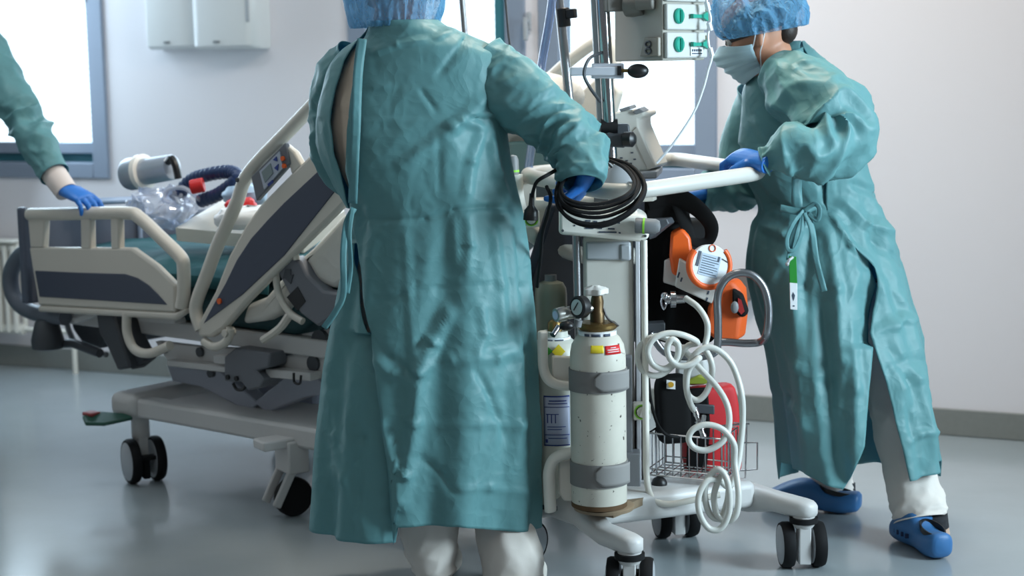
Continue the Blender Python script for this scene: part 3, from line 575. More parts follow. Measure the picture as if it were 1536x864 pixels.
for c, yw in ((CFL, 1.45), (CRT, 1.62), (CRR, 1.75), (CLF, 0.8)):
    h = caster(cart, c, yw, 0.062, 0.15)
    mb = MB(); mb.lathe([(0.02, 0.128), (0.038, 0.129), (0.038, 0.143), (0.02, 0.144)], c); mb.build('collar', RUBBER, h)
# column with channel
CO = P(917, 500, 4.47)
Mc = Matrix.Translation((CO.x, CO.y, 0)) @ Matrix.Rotation(R(-4), 4, 'Z')
zc0, zc1 = 0.2, 0.90
mb = MB(Mc); mb.box((-0.006, 0, (zc0 + zc1) / 2), (0.135, 0.13, zc1 - zc0)); mb.build('column', PAINT, cart, bevel=0.012, seg=3)
mb = MB(Mc); mb.box((0.072, -0.05, (zc0 + zc1) / 2), (0.012, 0.05, zc1 - zc0 - 0.02)); mb.box((0.092, -0.01, (zc0 + zc1) / 2), (0.005, 0.1, zc1 - zc0 - 0.02)); mb.box((0.08, 0.02, (zc0 + zc1) / 2), (0.02, 0.08, zc1 - zc0 - 0.02)); mb.build('column_channel', mat('aluminium channel', (200, 200, 204), 0.45), cart, bevel=0.002)
mb = MB(); mb.tube([P(864, 345, 4.42), P(868, 520, 4.42)], 0.011, 12); mb.build('steel_rod', STEEL, cart)
mb = MB(Mc); mb.box((-0.005, -0.068, zat(376, 940, 4.4)), (0.12, 0.012, 0.05)); mb.box((0.04, -0.072, zat(378, 940, 4.4)), (0.03, 0.012, 0.045)); mb.build('column_collar', SILVER, cart, bevel=0.006)
# power unit on top of the column
def flat(pts, Y): return [P(x, y, Y) for x, y in pts]
Yb = 4.3
mb = MB(); mb.prism(flat([(838, 313), (870, 318), (962, 322), (972, 330), (974, 358), (960, 363), (838, 352)], Yb), (0.012, 0.19, 0)); pu = mb.build('power_unit', WHITE, cart, bevel=0.01, seg=3)
mb = MB(); mb.prism(flat([(848, 314), (858, 296), (935, 290), (950, 300), (958, 322), (900, 320)], Yb + 0.03), (0.01, 0.16, 0)); mb.build('unit_top', WHITE, pu, bevel=0.012, seg=3)
mb = MB()
for x0, x1, y in ((861, 863, 337), (878, 886, 330), (890, 896, 331), (896, 903, 341), (905, 911, 336), (912, 922, 342), (898, 925, 347), (925, 930, 333), (928, 931, 348), (878, 890, 341), (905, 918, 331)):
    mb.prism(flat([(x0, y), (x1, y + .4), (x1, y + 2.6), (x0, y + 2.2)], Yb - 0.0015), (0, 0.003, 0))
mb.build('printed_diagram', INK, pu)
for (x, y) in ((844, 346), (968, 354)): mb = MB(); mb.tube([P(x, y, Yb - .003), P(x, y, Yb + .01)], 0.0035, 10); mb.build('screw', DARK, pu)
mb = MB(); mb.prism(flat([(891, 292), (912, 291), (912, 302), (891, 303)], Yb + 0.026), (0, 0.004, 0)); mb.build('rating_plate', GREY, pu, label='small grey rating plate')
def knob(a, b, r, y0=0.25):
    a, b = V(a), V(b); d = b - a; L = d.length
    mb = MB(); mb.lathe([(0.001, 0), (r * .95, 0.0), (r, L * .06), (r * .95, L * .8), (r * .7, L * .95), (0.001, L)], a, d, 20); o = mb.build('grip_knob', GREY, cart, label='grey grip knob with a lime ring')
    mb = MB(); mb.lathe([(r * .9, L * y0), (r * 1.03, L * y0), (r * 1.03, L * (y0 + .08)), (r * .9, L * (y0 + .08))], a, d, 20); mb.build('lime_ring', LIME, o); return o
knob(P(953, 338, 4.28), P(991, 340, 4.27), 0.0205, .3)
mb = MB(); mb.prism(flat([(760, 272), (782, 272), (782, 332), (808, 348), (838, 345), (838, 300), (804, 300), (804, 268)], 4.55), (0, 0.1, 0)); mb.build('side_bracket', CREAM, cart, bevel=0.008)
knob(P(770, 272, 4.5), P(769, 232, 4.5), 0.0165, .35)
# loop handle
hz = 1.055
hc = [PZ(778, 262, hz), PZ(925, 291, hz - 0.02), PZ(1150, 258, hz + 0.005), PZ(1010, 238, hz)]
pts = []
for i in range(4):
    a, b, c = hc[i - 1], hc[i], hc[(i + 1) % 4]
    r = 0.1 if i != 1 else 0.12
    u = (a - b).normalized() * r; v_ = (c - b).normalized() * r
    for k in range(9):
        t = k / 8; pts.append((b + u) * (1 - t) ** 2 + b * 2 * t * (1 - t) + (b + v_) * t * t)
mb = MB(); mb.tube(pts, 0.0205, 14, closed=True); hdl = mb.build('loop_handle', mat('handle grey', (186, 184, 178), 0.4), cart)
mb = MB()
for q in ((895, 258), (950, 276)): 
    p = PZ(*q, hz); mb.bar(p + V((0, 0.0, -0.01)), P(918, 300, 4.45), 0.035, 0.035)
mb.build('handle_bracket', SILVER, cart, bevel=0.008)
mb = MB(); mb.lathe([(0.001, 0.0), (0.045, 0), (0.055, 0.02), (0.045, 0.05), (0.02, 0.07), (0.001, 0.072)], P(930, 283, 4.52)); mb.build('pole_socket', SILVER, cart)
# chrome pole with clamps
t0, t1 = P(917, 262, 4.52), P(903, 0, 4.52)
mb = MB(); mb.tube([ext(t1, t0, 1.12), ext(t0, t1, 1.7)], 0.0195, 18); pl = mb.build('pole', CHROME, cart)
mb = MB(); o_ = V((-0.022, 0.012, 0)); mb.bar(t0 + o_, ext(t0, t1, 1.7) + o_, 0.016, 0.026, up=(0, 1, 0)); mb.build('pole_rail', SILVER, pl, bevel=0.003)
mb = MB(); mb.prism(flat([(888, 95), (936, 95), (936, 118), (888, 118)], 4.48), (0, 0.075, 0)); mb.prism(flat([(855, 101), (927, 100), (927, 113), (855, 114)], 4.465), (0, 0.03, 0)); pc_ = mb.build('pole_clamp', mat('clamp white', (188, 190, 198), 0.35), cart, bevel=0.003)
mb = MB(); mb.prism(flat([(926, 99), (932, 99), (932, 113), (926, 113)], 4.462), (0, 0.034, 0)); mb.build('clamp_end', BLACK, pc_)
mb = MB(); mb.tube([P(930, 106, 4.475), P(946, 106, 4.47)], 0.005, 10); mb.build('clamp_screw', BRASS, pc_)
mb = MB(); mb.ball(P(957, 106.5, 4.47), (0.029, 0.02, 0.0195), 18); mb.build('clamp_knob', BLACK, pc_)
mb = MB(); mb.tube([P(901, 191, 4.52), P(926, 191, 4.52)], 0.024, 14); mb.build('pole_band', BLACK, cart)
mb = MB(); mb.prism(flat([(899, 202), (936, 200), (938, 222), (900, 220)], 4.47), (0, 0.09, 0)); mb.prism(flat([(924, 186), (944, 186), (946, 206), (924, 206)], 4.5), (0, 0.05, 0)); c2 = mb.build('pole_bracket', DARK, cart, bevel=0.005)
mb = MB(); mb.lathe([(0.012, 0), (0.02, 0.005), (0.021, 0.028), (0.012, 0.036), (.001, .037)], P(934, 209, 4.47), (1, -0.5, 0), 18); mb.build('bracket_knob', BLACK, c2)
mb = MB(); mb.tube([P(902, 79, 4.5), P(884, 88, 4.45), P(876, 110, 4.44), P(884, 130, 4.45), P(900, 152, 4.5)], 0.0045, 8, smooth=24); mb.build('pole_cable', DARK, cart)
mb = MB(); mb.tube([P(903, 220, 4.47), P(905, 235, 4.46), P(918, 250, 4.47)], 0.005, 8, smooth=10); mb.build('pole_cable', BLACK, cart)
# cylinder brackets and straps
mb = MB(); mb.tube(flat([(814, 496), (814, 530), (816, 556), (826, 572), (846, 578), (862, 577)], 4.16), 0.0145, 12, smooth=24, xs=0.8); mb.prism(flat([(828, 534), (862, 536), (862, 584), (836, 582), (828, 570)], 4.17), (0, 0.02, 0)); mb.build('upper_cradle', WHITE, cart, bevel=0.005)
mb = MB(); mb.tube(flat([(826, 768), (824, 730), (824, 706), (832, 688), (852, 680), (872, 679)], 4.14), 0.0175, 12, smooth=24, xs=0.8); mb.prism(flat([(838, 690), (872, 686), (872, 752), (846, 752), (838, 740)], 4.16), (0, 0.02, 0)); mb.build('lower_cradle', WHITE, cart, bevel=0.005)
CY1 = P(899, 757, 4.12); CY2 = P(836, 748, 4.29); CY3 = P(828, 560, 4.5)
def strap(y0, y1, nm):
    z0, z1 = zat(y1, 899, 4.12), zat(y0, 899, 4.12)
    mb = MB(); mb.lathe([(0.0712, z0), (0.0735, z0), (0.0735, z1), (0.0712, z1)], (CY1.x, CY1.y, 0), seg=40); s_ = mb.build(nm, STRAP, cart)
    mb = MB(); rr = 0.0755
    def tab(i, j): a = R(-100 + 78 * i); zz = z0 + 0.006 + (z1 - z0 - 0.006) * (0.5 + (j - .5) * min(1, 0.35 + i * 4)); k = rr + 0.006 * i; return V((CY1.x + k * math.cos(a), CY1.y + k * math.sin(a), zz))
    mb.grid(tab, 24, 8); mb.build('strap_tab', mat('strap tab', (132, 130, 128), 0.7), s_, solid=0.002)
strap(551, 583, 'strap'); strap(689, 723, 'strap')
mb = MB(); mb.box((-0.11, 0.0, zat(560, 880, 4.4)), (0.30, 0.05, 0.05), M=Mc @ Matrix.Translation((0, -0.08, 0))); mb.box((-0.11, 0, zat(690, 880, 4.4)), (0.30, 0.05, 0.05), M=Mc @ Matrix.Translation((0, -0.08, 0))); mb.build('strap_rail', GREY, cart, bevel=0.005)
mb = MB(Mc); mb.box((0.055, -0.1, zat(720, 945, 4.35)), (0.04, 0.06, 0.15)); mb.box((0.045, -0.09, zat(620, 945, 4.35)), (0.02, 0.05, 0.3)); mb.build('strap_post', mat('post grey', (128, 130, 134), 0.5), cart, bevel=0.003)
zp = CY1.z
mb = MB(); mb.lathe([(0.001, zp - 0.012), (0.076, zp - 0.012), (0.078, zp - 0.004), (0.074, zp - 0.001), (0.001, zp - 0.001)], (CY1.x + 0.012, CY1.y + 0.01, 0), seg=36); mb.bar(V((CY1.x, CY1.y, zp - .02)), V((CC.x - .05, CC.y - .05, zp - .03)), 0.08, 0.02); mb.build('cylinder_shelf', mat('worn shelf', (128, 110, 88), 0.6, vary=(40, .2)), cart)
mb = MB(); mb.lathe([(0.001, CY2.z - 0.012), (0.074, CY2.z - 0.012), (0.074, CY2.z - 0.001), (0.001, CY2.z - 0.001)], (CY2.x, CY2.y, 0), seg=36); mb.build('cylinder_shelf', DARK, cart)
# white side frame with dials, basket
mb = MB(); mb.tube(flat([(966, 360), (967, 480), (969, 640), (970, 715), (978, 746), (1000, 756), (1040, 750), (1080, 742)], 4.27), 0.0085, 10, smooth=50); mb.build('side_frame', WHITE, cart)
mb = MB(); mb.prism(flat([(955, 480), (965, 480), (968, 740), (954, 740)], 4.44), (0, 0.06, 0)); mb.build('side_upright', BEDF, cart, bevel=0.003)
def dial(px, py, Y, s_=0.023):
    c = P(px, py, Y); mb = MB(); mb.box(c, (s_ * 2, 0.03, s_ * 2)); d = mb.build('dial_plate', WHITE, cart, bevel=0.006)
    mb = MB(); mb.lathe([(s_ * .84, 0), (s_ * .84, .004), (s_ * .7, .004), (s_ * .7, 0)], c - V((0, 0.0155, 0)), (0, -1, 0), 24); mb.build('lime_ring', LIME, d)
    mb = MB(); mb.lathe([(0.001, 0), (s_ * .6, 0), (s_ * .55, .014), (.001, .016)], c - V((0, 0.015, 0)), (0, -1, 0), 20); mb.box(c - V((0, .03, 0)), (.007, .008, s_ * .9), rot=(0, .4, 0)); mb.build('dial_knob', CREAM, d)
dial(962, 616, 4.37, 0.024); dial(797, 328, 4.42, 0.022)
mb = MB(); mb.prism(flat([(964, 486), (998, 484), (998, 503), (964, 505)], 4.42), (0, 0.05, 0)); mb.build('rail_clamp', DARK, cart, bevel=0.003); mb = MB(); mb.prism(flat([(968, 336), (972, 330), (1000, 328), (1004, 336), (992, 345), (974, 360)], 4.4), (0.02, 0.05, 0)); mb.build('knob_bracket', DARK, cart, bevel=0.003)
mb = MB(); mb.ball(P(989, 726, 4.36), 0.0215, 18); mb.tube([P(989, 726, 4.36), P(996, 728, 4.44)], 0.01); mb.build('ball_knob', BLACK, cart, label='black ball knob on the base')
A, B = P(973, 712, 4.40), P(1083, 722, 4.34); DB = V((0.06, 0.14, 0)); HB = V((0, 0, 0.115))
mb = MB(); wr = 0.0021
for h in (0, 1): mb.tube([A + HB * h, B + HB * h, B + DB + HB * h, A + DB + HB * h], wr * 1.3, 6, closed=True)
mb.tube([A + HB * .15, B + HB * .15, B + DB + HB * .15, A + DB + HB * .15], wr, 6, closed=True)
for k in range(10):
    t = k / 9; mb.tube([A.lerp(B, t) + HB, A.lerp(B, t), A.lerp(B, t) + DB, A.lerp(B, t) + DB + HB], wr, 6)
for k in range(1, 5): t = k / 5; mb.tube([A + DB * t, B + DB * t], wr, 6); mb.tube([B + DB * t, B + DB * t + HB], wr, 6); mb.tube([A + DB * t, A + DB * t + HB], wr, 6)
mb.build('wire_basket', CHROME, cart)
mb = MB()
for q in ([(1113, 664), (1136, 664), (1136, 704), (1108, 706), (1053, 708), (1060, 668)], ): mb.tube(flat(q, 4.42), 0.0026, 8, closed=True)
mb.tube(flat([(1100, 634), (1120, 636), (1118, 717), (1106, 718)], 4.45), 0.0022, 8); mb.tube(flat([(1060, 640), (1124, 636)], 4.42), 0.0026, 8); mb.build('basket_rail', CHROME, cart)
# bent steel bumper loop
mb = MB(); q = [(1044, 536), (1066, 532), (1076, 520), (1077, 480), (1076, 451), (1080, 432), (1092, 416), (1111, 409), (1131, 414), (1147, 434), (1153, 466), (1150, 500), (1140, 513), (1116, 515), (1090, 513), (1072, 514)]
mb.tube([P(x, y, 4.36 + (0.05 if i > 11 else 0)) for i, (x, y) in enumerate(q)], 0.0105, 12, smooth=70); mb.tube(flat([(1044, 536), (1000, 530), (975, 500)], 4.42), 0.0105, 10, smooth=10); mb.build('bumper_loop', mat('galvanised tube', (136, 138, 142), 0.32, 0.9), cart)
mb = MB(); c = P(1010, 449, 4.42); mb.lathe([(0.001, 0), (0.012, 0), (0.012, 0.014), (0.022, 0.016), (0.022, 0.03), (0.012, 0.032), (0.011, 0.055), (0.001, 0.056)], c - V((0.024, 0, 0)), (1, 0, 0), 16); mb.tube(flat([(996, 440), (992, 452), (996, 464), (1000, 455)], 4.4), 0.003, 6, smooth=10); mb.ball(P(997, 444, 4.4), 0.011, 10); mb.build('outlet_valve', CHROME, cart)
# ---------------------------------------------------------------- gas cylinders
def cylinder(o, r, prof, name, lab, m, extra=None):
    e = thing(name, lab, 'gas cylinder', o, 'gas cylinders on the trolley'); mb = MB(); mb.lathe(prof, o, seg=48); mb.build('body', m, e, angle=30); return e
r = 0.0705; zz = lambda y, x=899, Y=4.12: zat(y, x, Y) - CY1.z
cy1 = cylinder(CY1, r, [(0.001, 0), (r * .96, 0), (r, .008), (r, zz(540)), (r * .985, zz(528)), (r * .93, zz(516)), (r * .78, zz(505)), (r * .62, zz(499)), (.043, zz(497)), (.043, zz(491)), (.001, zz(490))], 'oxygen_cylinder', 'white gas cylinder strapped upright in front, with red and yellow stickers and a gauge', mat('chipped white paint', (196, 192, 180), 0.38, vary=(26, .08)))
n_ = MATS['chipped white paint'].node_tree; bq = n_.nodes['Principled BSDF']     # chips and rust specks in the paint
tcn = n_.nodes.new('ShaderNodeTexCoord'); sp_ = n_.nodes.new('ShaderNodeTexNoise'); sp_.inputs['Scale'].default_value = 70; rp = n_.nodes.new('ShaderNodeValToRGB'); rp.color_ramp.elements[0].position = .69; rp.color_ramp.elements[1].position = .72
n_.links.new(tcn.outputs['Object'], sp_.inputs[0]); n_.links.new(sp_.outputs['Fac'], rp.inputs[0]); mx = n_.nodes.new('ShaderNodeMixRGB'); mx.inputs[2].default_value = (.06, .05, .04, 1)
old = bq.inputs['Base Color'].links[0].from_socket; n_.links.new(rp.outputs[0], mx.inputs[0]); n_.links.new(old, mx.inputs[1]); n_.links.new(mx.outputs[0], bq.inputs['Base Color'])
def L1(y): return CY1.z + zz(y)
def ringp(c, prof, nm, m, par, lab=None, seg=32): mb = MB(); mb.lathe(prof, (c.x, c.y, 0), seg=seg); return mb.build(nm, m, par, label=lab)
ringp(CY1, [(r * .9, CY1.z + .0), (r * 1.006, CY1.z + .0), (r * 1.006, CY1.z + .012), (r * .9, CY1.z + .012)], 'rusty_foot', mat('rust', (84, 60, 34), .8, vary=(60, .3)), cy1)
band = ringp(CY1, [(.043, L1(503)), (.0475, L1(503)), (.0475, L1(495)), (.043, L1(495))], 'neck_label', PAPER, cy1)
def curved(c, rad, a0, a1, z0, z1, nm, m, par, lab=None, k=12, topr=None):
    mb = MB(); tr = topr if topr is not None else rad
    mb.grid(lambda i, j: V((c.x + (rad + (tr - rad) * j) * math.cos(R(a0 + (a1 - a0) * i)), c.y + (rad + (tr - rad) * j) * math.sin(R(a0 + (a1 - a0) * i)), z0 + (z1 - z0) * j)), k, 3); return mb.build(nm, m, par, label=lab, solid=.001)
for a0, a1 in ((-135, -118), (-112, -84), (-74, -52)): curved(CY1, .0482, a0, a1, L1(501), L1(497), 'print', INK, band, k=6)
ringp(CY1, [(.02, L1(494)), (.044, L1(494)), (.05, L1(490)), (.05, L1(486)), (.044, L1(483)), (.001, L1(482))], 'neck_collar', BRASS, cy1)
ringp(CY1, [(.018, L1(484)), (.018, L1(470)), (.015, L1(466)), (.0165, L1(452)), (.013, L1(442)), (.001, L1(441))], 'valve', mat('dark bronze', (92, 74, 50), .45, .8), cy1, seg=16)
mb = MB(); wc = V((CY1.x - .004, CY1.y, 0))
def wheel(a, z, rr): k = rr * (1 + .13 * math.cos(5 * a)); return V((wc.x + k * math.cos(a), wc.y + k * math.sin(a), z))
mb.rings([[wheel(2 * PI * i / 40, L1(y), q) for i in range(40)] for y, q in ((442, .024), (440, .029), (433, .029), (431, .024), (429, .012), (428, .01))]); mb.build('handwheel', mat('chalk white', (214, 212, 206), .5), cy1, label='white star-shaped handwheel')
g0, g1 = P(833, 473, 4.06), P(888, 462, 4.12); dg_ = (g1 - g0)
mb = MB(); mb.lathe([(.001, 0), (.0165, .001), (.018, .006), (.018, .028), (.0145, .03), (.0145, .036), (.016, .038), (.016, .06), (.012, .065), (.012, dg_.length)], g0, dg_, 20); reg = mb.build('regulator', mat('nickel', (168, 166, 160), .28, .9), cy1)
mb = MB(); mb.lathe([(.001, -.001), (.011, -.001), (.011, .002), (.001, .002)], g0, dg_, 16); mb.build('regulator_cap', mat('cap blue', (170, 190, 214), .4), reg)
gc = P(876, 460, 4.07); gd = V((-.75, -.66, .05))
mb = MB(); mb.lathe([(.001, 0), (.026, 0), (.028, .004), (.028, .022), (.024, .026), (.022, .024), (.001, .024)], gc - gd.normalized() * .0, gd, 28); gau = mb.build('pressure_gauge', BLACK, cy1)
mb = MB(); mb.lathe([(.001, .0245), (.0195, .0245), (.0195, .0255), (.001, .0255)], gc, gd, 24); mb.build('gauge_face', mat('gauge face', (176, 196, 196), .3), gau)
mb = MB(); q = gc + gd.normalized() * .0265; mb.bar(q - V((.006, -.006, .008)), q + V((.004, -.004, .012)), .002, .002); mb.build('needle', BLACK, gau)
mb = MB(); mb.tube([P(868, 480, 4.08), P(866, 490, 4.08)], .010, 12); mb.build('hose_outlet', GREY, reg)
mb = MB(); mb.tube([P(905, 462, 4.12), P(912, 478, 4.11), P(928, 489, 4.1)], .0028, 8, smooth=14); mb.build('retaining_wire', STEEL, cy1)
rd = lambda y: r * (.93 if y < 520 else .985)
st = curved(CY1, r * .99, -108, -80.5 - 0, L1(523), L1(512), 'sticker', YELLOW, cy1, 'yellow sticker', topr=r * .915)
st = curved(CY1, r * .995, -77, -38, L1(526), L1(513), 'sticker', RED, cy1, 'red sticker with white print', topr=r * .92)
for k in range(3): curved(CY1, r * (.985 - .022 * k) + .0015, -73 + 8 * (k == 2), -44 - 8 * (k == 2), L1(522.5 - 3 * k), L1(521.5 - 3 * k), 'print', PAPER, st)
# second cylinder
r2 = .070; z2 = lambda y: zat(y, 836, 4.29)
W2 = mat('bottle cream', (188, 188, 178), .42)
cy2 = thing('oxygen_cylinder', 'cream gas cylinder behind the white cradle, with a blue-edged information sheet', 'gas cylinder', CY2, 'gas cylinders on the trolley')
mb = MB(); mb.lathe([(.001, CY2.z), (r2, CY2.z), (r2, z2(540)), (r2 * .97, z2(527)), (r2 * .85, z2(516)), (r2 * .62, z2(508)), (.035, z2(506)), (.033, z2(496)), (.001, z2(496))], (CY2.x, CY2.y, 0), seg=40); mb.build('body', W2, cy2)
mb = MB(); mb.lathe([(.036, z2(514)), (.0435, z2(514)), (.0405, z2(504)), (.036, z2(504))], (CY2.x, CY2.y, 0)); mb.build('neck_label', PAPER, cy2)
for a0, a1 in ((-120, -100), (-92, -60)): curved(CY2, .044, a0, a1, z2(512), z2(506), 'print', INK, cy2, topr=.0415)
mb = MB(); mb.lathe([(.001, z2(498)), (.02, z2(498)), (.018, z2(484)), (.012, z2(480)), (.001, z2(480))], (CY2.x, CY2.y, 0), seg=16); mb.build('valve', BRASS, cy2); mb = MB(); mb.ball(P(850, 489, 4.22), (.02, .016, .013), 12); mb.build('valve_knob', BLACK, cy2)
mb = MB(); mb.tube([P(829, 503, 4.2), P(838, 490, 4.22)], .008, 10); mb.build('outlet', CHROME, cy2)
c_ = P(840, 530, 4.29 - r2 - .001); mb = MB(); mb.prism([P(828 + 10 * dx, 528 + 11 * dy, 4.218 - .004 * 0) + V((0, .004 * abs(dx), 0)) for dx, dy in ((0, 0), (1, -1), (2, 0), (1, 1))], (0, .004, 0)); mb.build('hazard_label', YELLOW, cy2, label='yellow diamond hazard label')
mb = MB(); mb.prism([P(x, y, 4.22) for x, y in ((822, 521), (830, 527), (822, 533))], (0, .004, 0)); mb.build('hazard_label', GREEN, cy2, label='green triangle label')
sh = curved(CY2, r2 + .001, -118, -62, z2(660), z2(586), 'information_sheet', BLUEINK, cy2, 'pale information sheet with a dark blue edge')
curved(CY2, r2 + .0022, -116, -63, z2(658), z2(588), 'sheet_face', mat('pale blue sheet', (176, 184, 206), .55), sh)
for y0, y1, a0, a1 in ((603, 602, -115, -64), (594, 592.5, -106, -70), (598, 596.8, -108, -68), (626, 613, -110, -108), (626, 613, -102, -100), (626, 613, -94, -92), (613.5, 612.5, -112, -86), (632, 631, -110, -72), (636, 635, -110, -80), (644, 643, -115, -64), (649, 648, -108, -70), (655, 650, -114, -109)): curved(CY2, r2 + .0034, a0, a1, z2(y0), z2(y1), 'print', BLUEINK, sh, k=5)
# third, small
e3 = thing('gas_cylinder', 'small olive grey gas cylinder with a flat cap standing behind the other two', 'gas cylinder', CY3, 'gas cylinders on the trolley'); z3 = lambda y: zat(y, 828, 4.5)
mb = MB(); mb.lathe([(.001, CY3.z), (.044, CY3.z), (.044, z3(442)), (.042, z3(432)), (.034, z3(424)), (.018, z3(421)), (.001, z3(420))], (CY3.x, CY3.y, 0), seg=32); mb.build('body', mat('olive grey', (128, 130, 114), .4), e3)
mb = MB(); mb.lathe([(.001, z3(423)), (.017, z3(423)), (.0165, z3(412)), (.001, z3(411))], (CY3.x, CY3.y, 0), seg=20); mb.build('cap', GREY, e3)
mb = MB(); mb.lathe([(.001, CY3.z - .012), (.05, CY3.z - .012), (.05, CY3.z - .001), (.001, CY3.z - .001)], (CY3.x, CY3.y, 0)); mb.bar(V((CY3.x, CY3.y, CY3.z - .008)), V((CO.x, CO.y, CY3.z - .008)), .04, .012); mb.build('cylinder_shelf', DARK, cart)
# ---------------------------------------------------------------- infusion pump tower on the pole
zr0 = P(995, 91, 4.42).z; H = 0.42
l_, c_, r_ = P(922, 88, 4.60), P(994, 91, 4.42), P(1057, 86, 4.56); bk = l_ + (r_ - c_)
for v in (l_, c_, r_, bk): v.z = zr0
pump = thing('infusion_pump_rack', 'beige pump rack with teal knobs and levers clamped to the chrome pole', 'pump rack', c_)
mb = MB(); mb.prism([l_, c_, r_, bk], (0, 0, H)); mb.build('housing', mat('pump beige', (168, 164, 154), .5), pump, bevel=.004)
e_ = (r_ - c_); nrm = V((e_.y, -e_.x, 0)).normalized(); tx = e_.normalized(); W_ = e_.length
for k in range(3):
    z0 = zr0 + .006 + k * .074
    mb = MB(); mb.prism([c_ + tx * .004 + V((0, 0, z0 - zr0)) + nrm * .001, r_ - tx * .004 + V((0, 0, z0 - zr0)) + nrm * .001, r_ - tx * .004 + V((0, 0, z0 - zr0 + .068)) + nrm * .001, c_ + tx * .004 + V((0, 0, z0 - zr0 + .068)) + nrm * .001], nrm * .012); md_ = mb.build('pump_module', mat('pump light', (196, 196, 192), .45), pump, bevel=.004)
    kc = c_ + tx * (W_ * .27) + V((0, 0, z0 - zr0 + .036)) + nrm * .013
    mb = MB(); mb.lathe([(.001, 0), (.0205, 0), (.0205, .006), (.017, .009), (.001, .009)], kc, nrm, 28); kb = mb.build('dial', TEALK, md_, label='round teal dial')
    mb = MB(); mb.bar(kc + nrm * .012 - V((0, 0, .016)), kc + nrm * .012 + V((0, 0, .016)), .004, .006); mb.build('dial_grip', TEALK, kb)
    lc = c_ + tx * (W_ * .72) + V((0, 0, z0 - zr0 + .036)) + nrm * .016
    mb = MB(); mb.rings([[lc + tx * x + V((0, 0, h * s_)) + nrm * q for s_, q in ((-1, 0), (1, 0), (1, .01), (-1, .01))] for x, h in ((-.034, .006), (-.02, .0045), (.012, .0045), (.024, .008), (.034, .013))]); mb.build('lever', TEALK, md_, label='teal flared lever')
mb = MB(); q0 = c_ + tx * (W_ * .55) + nrm * .0145 + V((0, 0, .012)); mb.prism([q0, q0 + tx * .055, q0 + tx * .055 + V((0, 0, .022)), q0 + V((0, 0, .022))], nrm * .0015); pl_ = mb.build('serial_label', PAPER, pump)
mb = MB()
for k in range(5): q1 = q0 + tx * (.004 + .0095 * k) + V((0, 0, .011)) + nrm * .002; mb.prism([q1, q1 + tx * .006, q1 + tx * .006 + V((0, 0, .006)), q1 + V((0, 0, .006))], nrm * .0006)
q1 = q0 + tx * .004 + V((0, 0, .004)) + nrm * .002; mb.prism([q1, q1 + tx * .046, q1 + tx * .046 + V((0, 0, .003)), q1 + V((0, 0, .003))], nrm * .0006); mb.build('print', INK, pl_)
s0 = c_ - l_; sn = V((s0.y, -s0.x, 0)).normalized(); st_ = s0.normalized(); sw = s0.length
q = l_ + st_ * (sw * .60) + V((0, 0, .012)) + sn * .001; mb = MB(); mb.prism([q, q + st_ * (sw * .38), q + st_ * (sw * .38) + V((0, 0, .05)), q + st_ * (sw * .1) + V((0, 0, .05))], sn * .012); so = mb.build('socket_housing', mat('pump dark beige', (140, 134, 122), .5), pump, bevel=.003)  # block in a darker beige than the housing
mb = MB()
for dz in (.014, .032): qq = q + st_ * (sw * .2) + sn * .014 + V((0, 0, dz)); mb.tube([qq + st_ * .012 * math.cos(t) + V((0, 0, .007 * math.sin(t))) for t in [2 * PI * k / 16 for k in range(16)]], .0025, 6, closed=True)
mb.build('socket_loop', DARK, so)
mb = MB(); mb.bar(P(905, 4, 4.5), P(950, 2, 4.53), .05, .05); mb.lathe([(.001, 0), (.03, 0), (.032, .02), (.028, .05), (.001, .052)], P(938, 8, 4.5), (.9, -.4, 0), 18); mb.lathe([(.001, 0), (.02, 0), (.02, .05), (.001, .052)], P(955, 4, 4.46), (.9, -.4, 0), 18); mb.build('rack_clamp', mat('clamp grey', (120, 116, 110), .5), pump, bevel=.004)
for y in (22, 62): mb = MB(); mb.prism(flat([(1055, y - 10), (1064, y - 8), (1064, y + 9), (1055, y + 10)], 4.54), (0, .05, 0)); mb.build('line_port', mat('olive port', (124, 120, 96), .5), pump, bevel=.002)
mb = MB(); mb.tube(flat([(1061, -20), (1060, 5), (1066, 28), (1062, 52), (1064, 72), (1068, 84), (1062, 106), (1055, 132), (1040, 170), (1010, 215), (985, 245)], 4.5), .0035, 8, smooth=50)
for y, x in ((40, 1065), (78, 1067), (10, 1062)): mb.tube(flat([(x - 2, y - 6), (x + 1, y + 6)], 4.5), .007, 8)
tag(mb.build('infusion_tube', mat('clear white tube', (228, 234, 240), .25), origin=P(1062, 60, 4.5)), 'thin white infusion tube with connectors hanging beside the pump rack', 'tube')
# monitor behind the pole
mon = thing('ventilator', 'white ventilator with a slanted face standing behind the chrome pole', 'ventilator', P(950, 262, 4.72))
mb = MB(); mb.prism(flat([(905, 175), (925, 168), (955, 163), (966, 168), (966, 174), (957, 178), (958, 190), (984, 250), (972, 256), (905, 262)], 4.68), (0.05, .16, 0)); mb.build('casing', WHITE, mon, bevel=.008, seg=3)
mb = MB(); mb.prism(flat([(947, 200), (955, 190), (982, 250), (972, 254)], 4.676), (0, .003, 0)); mb.build('side_panel', CREAM, mon)
for q in ([(928, 164), (944, 159), (947, 164), (931, 168)], [(948, 168), (958, 162), (966, 168), (954, 172)]): mb = MB(); mb.prism(flat(q, 4.67), (.02, .05, 0.004)); mb.build('key_pad', GREY, mon, bevel=.002)
mb = MB()
for x, y in ((930, 236), (938, 240), (944, 244), (934, 248), (950, 238), (946, 228)): mb.prism(flat([(x, y), (x + 4, y), (x + 4, y + 2), (x, y + 2)], 4.677), (0, .002, 0))
mb.build('print', INK, mon)
mb = MB(); mb.prism(flat([(895, 263), (985, 257), (985, 268), (895, 272)], 4.62), (.04, .26, 0)); mb.build('top_shelf', SILVER, cart, bevel=.004)
